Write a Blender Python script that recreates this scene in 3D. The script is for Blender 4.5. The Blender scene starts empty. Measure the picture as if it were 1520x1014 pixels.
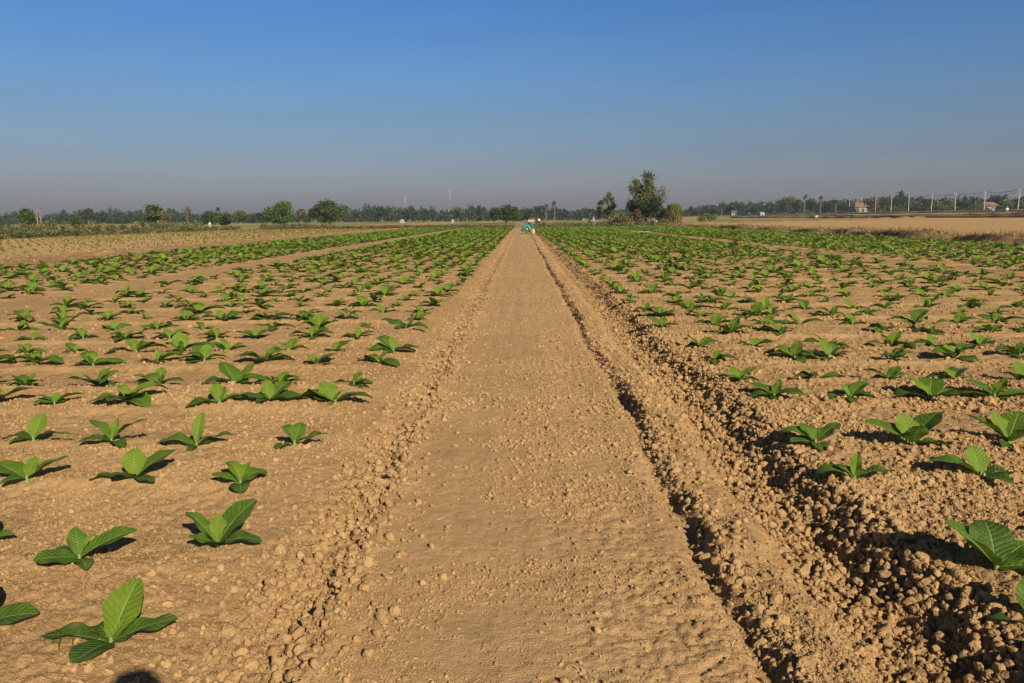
import bpy, bmesh, math, random
import numpy as np
from mathutils import Vector, Matrix, Euler
R = math.radians
rng = np.random.default_rng(7)
random.seed(7)
scene = bpy.context.scene
COL = scene.collection
CAM_H, FPX = 1.6, 1182.0

# ------------------------------------------------------------------ camera
YAW, PITCH, ROLL = R(0.73), math.atan((507-324.5)/FPX), R(-0.45)
CAMROT = Matrix.Rotation(YAW, 3, 'Z') @ Matrix.Rotation(math.pi/2-PITCH, 3, 'X') @ Matrix.Rotation(ROLL, 3, 'Z')
cam = bpy.data.cameras.new('camera'); cam.lens = FPX/1520*36; cam.sensor_width = 36
cam.clip_start = 0.05; cam.clip_end = 12000
camo = bpy.data.objects.new('camera', cam); COL.objects.link(camo)
camo.matrix_world = Matrix.Translation((0, 0, CAM_H)) @ CAMROT.to_4x4()
scene.camera = camo
def ray(px, py):
    return CAMROT @ Vector(((px-760)/FPX, -(py-507)/FPX, -1))
def ground_at(px, py, z=0.0):
    d = ray(px, py); t = (z-CAM_H)/d.z
    return d.x*t, d.y*t
def col_at(px, Y):           # X of the view column px at world distance Y (near the horizon)
    d = ray(px, 324); return d.x/d.y*Y
def to_px(x, y, z):
    v = CAMROT.transposed() @ Vector((x, y, z-CAM_H))
    if v.z > -0.05: return None
    return 760+FPX*v.x/-v.z, 507-FPX*v.y/-v.z

# ------------------------------------------------------------------ noise
def _hash(ix, iy, seed):
    h = (ix.astype(np.int64)*374761393 + iy.astype(np.int64)*668265263 + seed*1442695041) & 0xffffffff
    h = ((h ^ (h >> 13))*1274126177) & 0xffffffff
    h = ((h ^ (h >> 16))*2246822519) & 0xffffffff
    return ((h ^ (h >> 15)) & 0xffffff)/float(0xffffff)
def vnoise(x, y, seed=0):
    x = np.asarray(x, float); y = np.asarray(y, float)
    ix = np.floor(x); iy = np.floor(y); fx = x-ix; fy = y-iy
    fx = fx*fx*(3-2*fx); fy = fy*fy*(3-2*fy)
    a = _hash(ix, iy, seed); b = _hash(ix+1, iy, seed); c = _hash(ix, iy+1, seed); d = _hash(ix+1, iy+1, seed)
    return (a*(1-fx)+b*fx)*(1-fy)+(c*(1-fx)+d*fx)*fy - 0.5
def fbm(x, y, oct=3, seed=0):
    s = 0; a = 1
    for k in range(oct):
        s = s+a*vnoise(x*2**k+k*17.3, y*2**k-k*9.1, seed+k); a *= .5
    return s
def domes(x, y, seed=0):      # rounded lumps, 0..1
    x = np.asarray(x, float); y = np.asarray(y, float)
    ix = np.floor(x); iy = np.floor(y); best = np.zeros_like(x)
    for dx in (-1, 0, 1):
        for dy in (-1, 0, 1):
            jx = ix+dx; jy = iy+dy
            cx = jx+.5+(_hash(jx, jy, seed)-.5)*.8; cy = jy+.5+(_hash(jx, jy, seed+1)-.5)*.8
            r = .35+.35*_hash(jx, jy, seed+2)
            d2 = ((x-cx)**2+(y-cy)**2)/(r*r)
            best = np.maximum(best, np.sqrt(np.clip(1-d2, 0, 1))*r)
    return best
def sstep(a, b, x):
    t = np.clip((x-a)/(b-a), 0, 1); return t*t*(3-2*t)
def bump1(x, c, w):
    return np.exp(-((x-c)/w)**2)

# ------------------------------------------------------------------ terrain height
BED0, BEDP, ROWOFF = 2.78, 1.865, 0.72
def H(x, y, fine=True):
    x = np.asarray(x, float); y = np.asarray(y, float)
    wob = .07*vnoise(y*.9, y*0, 3)+.05*vnoise(y*3.1, y*0, 4)
    wob2 = .09*vnoise(y*.8, y*0, 13)+.06*vnoise(y*2.7, y*0, 14)+.035*vnoise(y*8+x*2, x*4, 15)
    xr = x+wob2; xl = x+wob
    near = np.clip(1.4-y/160, 0, 1)
    z = np.zeros_like(x)
    # right side: path edge, berm, ditch, bank
    z += -.024*bump1(xr, .86, .05)
    z += np.clip(.045+.08*vnoise(y*1.3, y*0, 17)+.06*vnoise(y*5, x*5, 18), .032, .085)*sstep(.875, .97, xr)*(1-sstep(1.12, 1.38, xr))
    z += -.08*sstep(1.12, 1.34, xr)*(1-sstep(1.52, 1.83, xr))
    z += .085*sstep(1.55, 1.85, xr)
    # left side
    xe = x+.5*wob+.09*vnoise(y*5, x*4, 19)+.05*vnoise(y*13, x*9, 20)
    z += -np.clip(.034+.10*vnoise(y*1.6, y*0, 16)+.08*vnoise(y*4.5, x*3, 22), 0, .052)*sstep(-1.14, -.95, xe)*(1-sstep(-.92, -.76, xe))
    z += .018*bump1(xe, -.76, .07)
    z += .07*sstep(-.95, -1.55, x)
    # ridged beds
    bed = np.maximum(sstep(-1.35, -1.7, x)*(1-sstep(-8.4, -8.8, x)), sstep(-9.9, -10.2, x)*(1-sstep(-17.3, -17.8, x)))
    bed = np.maximum(bed, sstep(1.85, 2.05, x)*(1-sstep(11.3, 11.6, x)))
    bed = np.maximum(bed, sstep(12.9, 13.2, x)*(1-sstep(24.0, 24.6, x)))
    bed = bed*(1-sstep(134, 138, y))
    ph = (y-BED0-ROWOFF/2+.10*vnoise(x*.7, y*.4, 8))/BEDP
    z += bed*.032*np.cos(2*np.pi*ph)
    fr = (ph-np.floor(ph))*BEDP
    for c in (BEDP-ROWOFF/2-.13, ROWOFF/2-.13):
        z += bed*.030*np.exp(-((fr-c)/.07)**2)*(.8+.9*vnoise(x*2.3, y*.5, 21))
    # secondary paths and ploughed strips
    z += -.03*sstep(11.4, 11.8, x)*(1-sstep(12.8, 13.1, x))
    z += .10*bump1(x, -19.3, 1.0)*near+.05*bump1(x, -18.0, .25)
    bankw = .6*vnoise(y*.12, y*0, 31)
    z += (.32+.34*vnoise(y*.35, x*0, 32))*(sstep(24.7, 25.05, x+bankw)*(1-sstep(26.3, 28.6, x+bankw)))*(1-sstep(150, 165, y))
    # bank across the far end
    z += .14*bump1(y, 141.5+.02*x, 1.6)*(1-sstep(8, 12, x))*sstep(-46, -42, x)*(1-bump1(x, 0, 1.5))
    # land rises gently to the road on the right
    z += 3.2*sstep(22, 195, x)*.55+3.2*np.clip((x-22)/173, 0, 1)*.45
    # bumps
    ditch = bump1(xr, 1.5, .42); groove = bump1(xl, -.92, .22)
    rough = .005*np.ones_like(x)
    rough += .012*bump1(xr, 1.53, .24)+.005*bump1(xr, .98, .12)+.010*groove+.006*bed*(1-.4*(x < 0))
    onpath = ((x > -.78) & (x < .86))
    rough = np.where(onpath, .0022+.0045*sstep(-.1, .5, x)*(.5+np.clip(2*vnoise(x*3, y*1.2, 77)+.5, 0, 1)), rough)
    plough = bump1(x, -19.4, 1.4)+bump1(x, 26, 1.3)
    if fine:
        wx = 1.1*vnoise(x*6, y*6, 41); wy = 1.1*vnoise(x*6, y*6, 42)
        z += rough*2.0*(domes(x*13+wx, y*13+wy, 40)-.25)*(.4+1.2*np.clip(vnoise(x*2, y*2, 43)+.5, 0, 1))
        z += rough*1.2*(domes(x*27+wy*2, y*27+wx*2, 50)-.2)+rough*.9*fbm(x*38, y*38, 2, 51)
        z += (bump1(xr, 1.58, .26)*.065+.02*groove)*(domes(x*6+wx*.5, y*6+wy*.5, 60)-.2)
        z += rough*1.0*fbm(x*9, y*9, 2, 70)+.02*vnoise(x*1.7, y*1.7, 71)*(1-onpath*.6)
        z += plough*.20*(domes(x*2.2, y*2.2, 80)-.2)+plough*.16*fbm(x*1.3, y*1.3, 2, 81)
        z += .010*onpath*fbm(x*1.6, y*.7, 2, 90)+.010*onpath*fbm(x*7+.3*vnoise(y*.5, y*0, 92), y*.22, 3, 93)*(1-.3*(x > .3))
    z += sstep(60, 220, np.hypot(x, y))*.25*fbm(x*.02, y*.02, 2, 91)
    return z
def H1(x, y, fine=True):
    return float(H(np.array([x]), np.array([y]), fine)[0])

# ------------------------------------------------------------------ mesh helper
def np_mesh(name, V, F, mats=(), tint=None, uv=None, smooth=True):
    """V (n,3); F: int array (m,3) or (m,4), or list of such arrays"""
    if not isinstance(F, (list, tuple)): F = [F]
    F = [np.asarray(f, np.int64) for f in F if len(f)]
    me = bpy.data.meshes.new(name)
    loops = np.concatenate([f.ravel() for f in F]); sizes = np.concatenate([np.full(len(f), f.shape[1]) for f in F])
    starts = np.concatenate([[0], np.cumsum(sizes)[:-1]])
    me.vertices.add(len(V)); me.vertices.foreach_set('co', np.asarray(V, np.float32).ravel())
    me.loops.add(len(loops)); me.loops.foreach_set('vertex_index', loops.astype(np.int32))
    me.polygons.add(len(sizes)); me.polygons.foreach_set('loop_start', starts.astype(np.int32))
    me.polygons.foreach_set('loop_total', sizes.astype(np.int32))
    me.polygons.foreach_set('use_smooth', np.full(len(sizes), smooth, bool))
    if tint is not None:
        a = me.attributes.new('tint', 'FLOAT', 'POINT'); a.data.foreach_set('value', np.asarray(tint, np.float32))
    if uv is not None:
        l = me.uv_layers.new(name='UVMap'); l.data.foreach_set('uv', np.asarray(uv, np.float32)[loops].ravel())
    for m in mats: me.materials.append(m)
    me.update(calc_edges=True)
    return me
def link(name, me, parent=None, loc=None):
    o = bpy.data.objects.new(name, me); COL.objects.link(o)
    if parent is not None: o.parent = parent
    if loc is not None: o.location = loc
    return o
def tag(o, label=None, cat=None, group=None, kind=None):
    if label: o['label'] = label
    if cat: o['category'] = cat
    if group: o['group'] = group
    if kind: o['kind'] = kind
    return o
class MB:
    """collects shapes, then links them as one mesh"""
    def __init__(s): s.V = []; s.F = {3: [], 4: []}; s.n = 0
    def add(s, V, F):
        V = np.asarray(V, float); F = np.asarray(F, int)
        s.F[F.shape[1]].append(F+s.n); s.V.append(V); s.n += len(V); return s
    def box(s, c, d, rz=0, rx=0):
        x, y, z = [k/2 for k in d]
        v = np.array([(a*x, b*y, e*z) for a in (-1, 1) for b in (-1, 1) for e in (-1, 1)])
        m = np.array(Matrix.Rotation(rz, 3, 'Z') @ Matrix.Rotation(rx, 3, 'X'))
        return s.add(v@m.T+np.array(c), [(0, 1, 3, 2), (4, 6, 7, 5), (0, 4, 5, 1), (2, 3, 7, 6), (0, 2, 6, 4), (1, 5, 7, 3)])
    def tube(s, pts, rad, n=8, cap=True):
        pts = [Vector(p) for p in pts]
        if not hasattr(rad, '__len__'): rad = [rad]*len(pts)
        V = []; up = None
        for i, p in enumerate(pts):
            t = (pts[min(i+1, len(pts)-1)]-pts[max(i-1, 0)]).normalized()
            ref = Vector((0, 0, 1)) if abs(t.z) < .9 else Vector((1, 0, 0))
            a = t.cross(ref).normalized(); b = t.cross(a).normalized()
            for k in range(n):
                w = 2*math.pi*k/n; V.append(p+a*math.cos(w)*rad[i]+b*math.sin(w)*rad[i])
        F = [(i*n+k, i*n+(k+1) % n, (i+1)*n+(k+1) % n, (i+1)*n+k) for i in range(len(pts)-1) for k in range(n)]
        s.add(V, F)
        if cap:
            m = len(V)
            for r, q in ((0, pts[0]), (len(pts)-1, pts[-1])):
                ring = [V[r*n+k] for k in range(n)]+[q]
                s.add(ring, [(k, (k+1) % n, n) for k in range(n)])
        return s
    def lathe(s, prof, c=(0, 0, 0), n=16, axis='Z'):
        V = []
        for r, z in prof:
            for k in range(n):
                w = 2*math.pi*k/n
                p = (r*math.cos(w), r*math.sin(w), z)
                if axis == 'X': p = (z, p[0], p[1])
                V.append((p[0]+c[0], p[1]+c[1], p[2]+c[2]))
        F = [(i*n+k, i*n+(k+1) % n, (i+1)*n+(k+1) % n, (i+1)*n+k) for i in range(len(prof)-1) for k in range(n)]
        return s.add(V, F)
    def ball(s, c, r, n=10, m=7):
        if not hasattr(r, '__len__'): r = (r, r, r)
        V = []
        for i in range(m+1):
            a = math.pi*i/m
            for k in range(n):
                w = 2*math.pi*k/n
                V.append((c[0]+r[0]*math.sin(a)*math.cos(w), c[1]+r[1]*math.sin(a)*math.sin(w), c[2]+r[2]*math.cos(a)))
        return s.add(V, [(i*n+k, i*n+(k+1) % n, (i+1)*n+(k+1) % n, (i+1)*n+k) for i in range(m) for k in range(n)])
    def build(s, name, mat, parent=None, smooth=False, tint=None):
        V = np.concatenate(s.V); F = [np.concatenate(f) for f in s.F.values() if f]
        me = np_mesh(name, V, F, [mat], tint=None if tint is None else np.full(len(V), tint), smooth=smooth)
        return link(name, me, parent)

# ------------------------------------------------------------------ materials
def new_mat(name):
    m = bpy.data.materials.new(name); m.use_nodes = True
    nt = m.node_tree; nt.nodes.clear()
    out = nt.nodes.new('ShaderNodeOutputMaterial'); b = nt.nodes.new('ShaderNodeBsdfPrincipled')
    nt.links.new(b.outputs[0], out.inputs[0])
    return m, nt, b, out
def N(nt, t, **kw):
    n = nt.nodes.new(t)
    for k, v in kw.items():
        if k in n.inputs: n.inputs[k].default_value = v
        else: setattr(n, k, v)
    return n
def mixc(nt, fac, a, b, blend='MIX'):
    n = nt.nodes.new('ShaderNodeMix'); n.data_type = 'RGBA'; n.blend_type = blend
    for sock, v in ((n.inputs[0], fac), (n.inputs[6], a), (n.inputs[7], b)):
        if hasattr(v, 'is_linked'): nt.links.new(v, sock)
        elif isinstance(v, tuple): sock.default_value = (*v, 1) if len(v) == 3 else v
        else: sock.default_value = v
    return n.outputs[2]
def math_(nt, op, a, b=None, clamp=False):
    n = nt.nodes.new('ShaderNodeMath'); n.operation = op; n.use_clamp = clamp
    for i, v in enumerate((a, b)):
        if v is None: continue
        if hasattr(v, 'is_linked'): nt.links.new(v, n.inputs[i])
        else: n.inputs[i].default_value = v
    return n.outputs[0]
def ramp(nt, fac, stops):
    n = nt.nodes.new('ShaderNodeValToRGB'); e = n.color_ramp.elements
    while len(e) < len(stops): e.new(.5)
    for k, (p, c) in enumerate(stops):
        e[k].position = p; e[k].color = (*c, 1) if len(c) == 3 else c
    nt.links.new(fac, n.inputs[0]); return n.outputs[0]
def noise(nt, vec, scale, detail=3, rough=.55):
    n = N(nt, 'ShaderNodeTexNoise', Scale=scale, Detail=detail, Roughness=rough)
    nt.links.new(vec, n.inputs['Vector']); return n.outputs[0]
def soil(name, ca, cb, cc, bump=.02, specks=None, speck_amt=.0, island=False, stretch=False, bands=None):
    m, nt, b, out = new_mat(name)
    g = N(nt, 'ShaderNodeNewGeometry'); pos = g.outputs['Position']
    big = noise(nt, pos, .55, 4, .6); mid = noise(nt, pos, 7, 4, .65); small = noise(nt, pos, 70, 3, .7)
    c = mixc(nt, ramp(nt, big, [(.35, (0, 0, 0)), (.65, (1, 1, 1))]), ca, cb)
    c = mixc(nt, math_(nt, 'MULTIPLY', ramp(nt, mid, [(.45, (0, 0, 0)), (.75, (1, 1, 1))]), .6), c, cc)
    if stretch:
        mp = N(nt, 'ShaderNodeMapping'); mp.inputs['Scale'].default_value = (1, .035, 1); nt.links.new(pos, mp.inputs['Vector'])
        c = mixc(nt, math_(nt, 'MULTIPLY', ramp(nt, noise(nt, mp.outputs[0], 9, 4, .6), [(.40, (0, 0, 0)), (.70, (1, 1, 1))]), .55), c, cc)
    if bands:
        mp = N(nt, 'ShaderNodeMapping'); mp.inputs['Scale'].default_value = (.075, .006, 0); nt.links.new(pos, mp.inputs['Vector'])
        c = mixc(nt, ramp(nt, noise(nt, mp.outputs[0], 1.0, 4, .6), [(.42, (0, 0, 0)), (.58, (1, 1, 1))]), c, bands)
    damp = ramp(nt, noise(nt, pos, 2.3, 5, .65), [(.56, (0, 0, 0)), (.74, (1, 1, 1))])
    c = mixc(nt, math_(nt, 'MULTIPLY', damp, .6), c, tuple(k*.72 for k in cc))
    c = mixc(nt, .5, c, ramp(nt, small, [(.3, (.55, .52, .5)), (.6, (1.05, 1.05, 1.05))]), 'MULTIPLY')
    if specks:
        sp = noise(nt, pos, 110, 2, .5)
        c = mixc(nt, math_(nt, 'MULTIPLY', ramp(nt, sp, [(.63, (0, 0, 0)), (.70, (1, 1, 1))]), speck_amt), c, specks)
    if island: c = mixc(nt, .7, c, ramp(nt, g.outputs['Random Per Island'], [(0, (.68, .66, .66)), (1, (1.12, 1.12, 1.12))]), 'MULTIPLY')
    nt.links.new(c, b.inputs['Base Color']); b.inputs['Roughness'].default_value = .95
    b.inputs['Specular IOR Level'].default_value = .12
    v = N(nt, 'ShaderNodeTexVoronoi', Scale=120.0); nt.links.new(pos, v.inputs['Vector'])
    hgt = math_(nt, 'ADD', math_(nt, 'MULTIPLY', math_(nt, 'SUBTRACT', 1.0, v.outputs[0]), .9), math_(nt, 'MULTIPLY', noise(nt, pos, 160, 4, .75), 1.3))
    bn = N(nt, 'ShaderNodeBump', Strength=.75, Distance=bump*.5); nt.links.new(hgt, bn.inputs['Height'])
    nt.links.new(bn.outputs[0], b.inputs['Normal'])
    return m
def plain(name, colour, rough=.6, metal=0, var=.25, scale=12, spec=.4):
    m, nt, b, out = new_mat(name)
    g = N(nt, 'ShaderNodeTexCoord')
    f = noise(nt, g.outputs['Object'], scale, 4, .6)
    c = mixc(nt, f, tuple(k*(1-var) for k in colour), tuple(min(1, k*(1+var)) for k in colour))
    nt.links.new(c, b.inputs['Base Color']); b.inputs['Roughness'].default_value = rough
    b.inputs['Metallic'].default_value = metal; b.inputs['Specular IOR Level'].default_value = spec
    bn = N(nt, 'ShaderNodeBump', Strength=.3, Distance=.01); nt.links.new(f, bn.inputs['Height']); nt.links.new(bn.outputs[0], b.inputs['Normal'])
    return m
def foliage(name, dark, light, trans=.3, tcol=None, rough=.6, spec=.25):
    m, nt, b, out = new_mat(name)
    at = N(nt, 'ShaderNodeAttribute', attribute_name='tint')
    g = N(nt, 'ShaderNodeNewGeometry'); f = noise(nt, g.outputs['Position'], 1.3, 3)
    k = math_(nt, 'ADD', math_(nt, 'MULTIPLY', at.outputs['Fac'], .8), math_(nt, 'MULTIPLY', math_(nt, 'SUBTRACT', f, .5), .7), True)
    c = mixc(nt, k, dark, light)
    nt.links.new(c, b.inputs['Base Color']); b.inputs['Roughness'].default_value = rough; b.inputs['Specular IOR Level'].default_value = spec
    t = N(nt, 'ShaderNodeBsdfTranslucent'); nt.links.new(mixc(nt, .6, c, tcol or light), t.inputs[0])
    mx = N(nt, 'ShaderNodeMixShader', Fac=trans); nt.links.new(b.outputs[0], mx.inputs[1]); nt.links.new(t.outputs[0], mx.inputs[2])
    nt.links.new(mx.outputs[0], out.inputs[0])
    return m
def tobacco_leaf_mat(name):
    m, nt, b, out = new_mat(name)
    at = N(nt, 'ShaderNodeAttribute', attribute_name='tint')
    uvn = N(nt, 'ShaderNodeUVMap'); sx = N(nt, 'ShaderNodeSeparateXYZ'); nt.links.new(uvn.outputs[0], sx.inputs[0])
    u = math_(nt, 'ABSOLUTE', math_(nt, 'SUBTRACT', math_(nt, 'MULTIPLY', sx.outputs[0], 2.0), 1.0)); v = sx.outputs[1]
    g = N(nt, 'ShaderNodeTexCoord'); pos = N(nt, 'ShaderNodeNewGeometry').outputs['Position']
    warp = math_(nt, 'MULTIPLY', math_(nt, 'SUBTRACT', noise(nt, pos, 18, 3), .5), .10)
    s = math_(nt, 'FRACT', math_(nt, 'MULTIPLY', math_(nt, 'ADD', math_(nt, 'SUBTRACT', v, math_(nt, 'MULTIPLY', math_(nt, 'POWER', u, 1.25), .20)), warp), 9.5))
    tri = math_(nt, 'ABSOLUTE', math_(nt, 'SUBTRACT', math_(nt, 'MULTIPLY', s, 2.0), 1.0))      # 1 on a side vein
    side = ramp(nt, tri, [(.86, (0, 0, 0)), (.97, (1, 1, 1))])
    side = math_(nt, 'MULTIPLY', side, math_(nt, 'SUBTRACT', .8, math_(nt, 'MULTIPLY', u, .8)))
    mid = ramp(nt, u, [(.02, (1, 1, 1)), (.075, (0, 0, 0))])
    vein = math_(nt, 'MAXIMUM', math_(nt, 'MULTIPLY', side, .38), mid)
    f = noise(nt, pos, 9, 3)
    k = math_(nt, 'ADD', at.outputs['Fac'], math_(nt, 'MULTIPLY', math_(nt, 'SUBTRACT', f, .5), .5), True)
    c = ramp(nt, k, [(0, (.036, .082, .015)), (.45, (.072, .150, .014)), (1, (.170, .262, .020))])
    c = mixc(nt, math_(nt, 'LESS_THAN', at.outputs['Fac'], -.5), c, mixc(nt, f, (.20, .17, .03), (.42, .33, .08)))
    c = mixc(nt, math_(nt, 'MULTIPLY', vein, .55), c, (.30, .40, .13))
    spot = ramp(nt, noise(nt, pos, 14, 5, .75), [(.66, (0, 0, 0)), (.74, (1, 1, 1))])
    c = mixc(nt, math_(nt, 'MULTIPLY', spot, math_(nt, 'MULTIPLY', u, .7)), c, (.30, .27, .06))
    dust = ramp(nt, noise(nt, pos, 30, 4, .7), [(.50, (0, 0, 0)), (.80, (1, 1, 1))])
    c = mixc(nt, math_(nt, 'MULTIPLY', dust, .5), c, (.30, .20, .09))
    nt.links.new(c, b.inputs['Base Color']); b.inputs['Roughness'].default_value = .55; b.inputs['Specular IOR Level'].default_value = .22
    cell = N(nt, 'ShaderNodeTexVoronoi', Scale=70.0); nt.links.new(pos, cell.inputs['Vector'])
    hgt = math_(nt, 'SUBTRACT', math_(nt, 'MULTIPLY', math_(nt, 'SUBTRACT', 1.0, math_(nt, 'POWER', tri, 2.0)), 1.0), math_(nt, 'MULTIPLY', mid, 1.4))
    hgt = math_(nt, 'SUBTRACT', hgt, math_(nt, 'MULTIPLY', cell.outputs[0], .7))
    bn = N(nt, 'ShaderNodeBump', Strength=.6, Distance=.004); nt.links.new(hgt, bn.inputs['Height']); nt.links.new(bn.outputs[0], b.inputs['Normal'])
    t = N(nt, 'ShaderNodeBsdfTranslucent'); nt.links.new(mixc(nt, .5, c, (.20, .36, .02)), t.inputs[0])
    mx = N(nt, 'ShaderNodeMixShader', Fac=.28); nt.links.new(b.outputs[0], mx.inputs[1]); nt.links.new(t.outputs[0], mx.inputs[2])
    nt.links.new(mx.outputs[0], out.inputs[0])
    return m

SOIL = soil('field_soil', (0.404, 0.252, 0.113), (0.463, 0.299, 0.141), (0.335, 0.203, 0.093), .012)
PATHM = soil('path_soil', (0.453, 0.286, 0.133), (0.512, 0.335, 0.164), (0.404, 0.249, 0.113), .009, (0.611, 0.457, 0.249), .30, stretch=True)
CLODM = soil('clod_soil', (0.404, 0.256, 0.116), (0.453, 0.296, 0.141), (0.335, 0.208, 0.096), .006, island=True)
YOUNGF = soil('pale_soil', (0.512, 0.335, 0.147), (0.552, 0.365, 0.164), (0.473, 0.315, 0.130), .02)
PLOUGH = soil('ploughed_soil', (.36, .21, .11), (.41, .245, .12), (.30, .175, .09), .04)
BANKM = soil('bank_soil', (.20, .115, .065), (.30, .18, .095), (.16, .095, .055), .05)
STUB = soil('stubble_soil', (0.492, 0.304, 0.136), (0.552, 0.355, 0.158), (0.453, 0.294, 0.124), .04, (0.611, 0.467, 0.226), .5)
GRASSG = soil('grassland_soil', (.13, .17, .04), (.24, .25, .065), (.22, .18, .07), .05, bands=(.42, .32, .13))
LEAFM = tobacco_leaf_mat('tobacco_leaf')
STEMM = plain('tobacco_stem', (.17, .26, .08), .5)
STRAWM = plain('straw', (.56, .41, .18), .7, var=.4)
TREE_G = foliage('tree_leaf', (.028, .054, .011), (.092, .130, .024), .2)
TREE_B = foliage('bright_tree_leaf', (.038, .076, .012), (.125, .180, .024), .22)
TREE_O = foliage('olive_tree_leaf', (.060, .085, .022), (.200, .215, .060))
TREE_D = foliage('dark_tree_leaf', (.026, .048, .015), (.085, .112, .030))
TREE_Y = foliage('yellow_green_leaf', (.09, .12, .02), (.26, .27, .04))
DRY = foliage('dry_brown_leaf', (.12, .075, .03), (.30, .20, .075), .15)
SCRUBM = foliage('scrub_leaf', (.065, .095, .028), (.27, .20, .085), .2)
GRASSM = foliage('grass_blade', (.06, .10, .015), (.20, .24, .04), .3)
THIN = foliage('thin_leaf', (.10, .10, .045), (.24, .20, .10), .2)
STUBB = foliage('stubble_blade', (.26, .16, .06), (.46, .31, .12), .1)
DRYG = foliage('dry_grass_blade', (.20, .13, .05), (.52, .38, .14), .2)
BARK = plain('bark', (.19, .15, .11), .9, var=.35, scale=6)
PALEBARK = plain('pale_bark', (.24, .195, .14), .9, var=.3, scale=6)

# ------------------------------------------------------------------ ground sheets
def axis(core0, core1, d0, g, lim_fine, lim, g2):
    xs = list(np.arange(core0, core1+d0/2, d0))
    def grow(x0, d, end):
        o = []; x = x0
        while abs(x) < abs(end) if (end > 0) == (x0 > 0) or True else False:
            d = d*(1+g) if abs(x) < lim_fine else d*(1+g2)
            x = x+d if end > x0 else x-d
            o.append(x)
            if (end > x0 and x > end) or (end < x0 and x < end): break
        return o
    left = grow(core0, d0, -lim)[::-1]; right = grow(core1, d0, lim)
    return np.array(left+xs+right)
XS = axis(-2.2, 2.6, .009, .0095, 70, 2600, .12)
ys = [2.15]; 
while ys[-1] < 2700:
    y = ys[-1]; ys.append(y+(max(.008, .0034*y) if y < 170 else .05*y))
yb = [2.15]; d = .02
while yb[-1] > -400: d *= 1.25; yb.append(yb[-1]-d)
YS = np.array(yb[:0:-1]+ys)
GX, GY = np.meshgrid(XS, YS)
GZ = H(GX, GY)
nx, ny = len(XS), len(YS)
print('terrain', nx, ny)
VV = np.stack([GX, GY, GZ], -1).reshape(-1, 3)
cx = .5*(GX[:-1, :-1]+GX[1:, 1:]); cy = .5*(GY[:-1, :-1]+GY[1:, 1:])
idx = np.arange(nx*ny).reshape(ny, nx)
FF = np.stack([idx[:-1, :-1], idx[:-1, 1:], idx[1:, 1:], idx[1:, :-1]], -1).reshape(-1, 4)
jx = cx+.5*vnoise(cx*.6, cy*.4, 100)+.25*vnoise(cx*2, cy*1.7, 101)
jy = cy+2.5*vnoise(cx*.15, cy*.1, 102)
zone = np.full(cx.shape, 3)                                   # grassland
inY = jy < 138
zone[(jx > -17.7) & (jx < 24.9) & inY] = 0
zone[(jx > -47.5) & (jx < -21.3) & inY] = 4
zone[(jx >= -21.3) & (jx <= -17.7) & inY] = 5
zone[(jx >= 24.9) & (jx < 27.8) & (jy < 150)] = 6
zone[(jx >= 27.8) & (jx < 84) & (jy < 168)] = 2
zone[(jx >= 27.4) & (jx < 31) & (jy > 62) & (jy < 170)] = 3
zone[(np.abs(jy-141.5-.02*cx) < 2.6) & (jx < 9) & (jx > -47)] = 6
zone[(cx > -.80) & (cx < .85) & (cy > -60) & (cy < 141)] = 1
zone[(cy < -12)] = np.where(zone[(cy < -12)] == 1, 1, 0)
zone = zone.ravel()
for k, (nm, mt) in enumerate((('ground', SOIL), ('dirt_path', PATHM), ('stubble_field', STUB), ('grassland', GRASSG),
                              ('pale_field', YOUNGF), ('ploughed_ground', PLOUGH), ('earth_bank', BANKM))):
    f = FF[zone == k]
    u, inv = np.unique(f, return_inverse=True)
    tag(link(nm, np_mesh(nm, VV[u], inv.reshape(-1, 4), [mt])), kind='structure')
del GX, GY, GZ, VV, FF, cx, cy, idx, jx, jy

# ------------------------------------------------------------------ clods and straw (loose, uncountable)
def ico(sub):
    bm = bmesh.new(); bmesh.ops.create_icosphere(bm, subdivisions=sub, radius=1)
    V = np.array([v.co[:] for v in bm.verts]); F = np.array([[v.index for v in f.verts] for f in bm.faces]); bm.free(); return V, F
def clod_shapes(sub, n, seed):
    V, F = ico(sub); r = np.random.default_rng(seed); out = []
    for k in range(n):
        d = np.ones(len(V))
        for q in range(11):
            ax = r.normal(size=3); ax /= np.linalg.norm(ax)
            pr = V@ax; off = r.uniform(.58, .9)
            d = np.where(pr > off*1.0/np.maximum(d, .2)*0+off, np.minimum(d, off/np.maximum(pr, .05)), d)
        d *= 1+.055*r.normal(size=len(V))
        out.append(V*d[:, None]*r.uniform(.7, 1.3, 3)*np.array([1, 1, .85])*1.15)
    return out, F
def rand_rot(n, r):
    q = r.normal(size=(n, 4)); q /= np.linalg.norm(q, axis=1)[:, None]
    w, x, y, z = q.T
    return np.stack([np.stack([1-2*(y*y+z*z), 2*(x*y-z*w), 2*(x*z+y*w)], -1), np.stack([2*(x*y+z*w), 1-2*(x*x+z*z), 2*(y*z-x*w)], -1),
                     np.stack([2*(x*z-y*w), 2*(y*z+x*w), 1-2*(x*x+y*y)], -1)], 1)
def scatter(shapes, F, P, S, r):
    n = len(P); rot = rand_rot(n, r); pick = r.integers(0, len(shapes), n)
    base = np.stack(shapes)[pick]
    V = np.einsum('nij,nvj->nvi', rot, base)*S[:, None, None]+P[:, None, :]
    m = base.shape[1]
    FFF = (F[None]+(np.arange(n)*m)[:, None, None]).reshape(-1, F.shape[1])
    return V.reshape(-1, 3), FFF
def strip_points(n, x0, x1, y0, y1, r, pw=2.0):
    """points denser near the front: y drawn so that count per metre falls with distance"""
    t = r.random(n); y = y0*(y1/y0)**(t**1.0) if pw else y0+(y1-y0)*t
    return r.uniform(x0, x1, n), y
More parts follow.
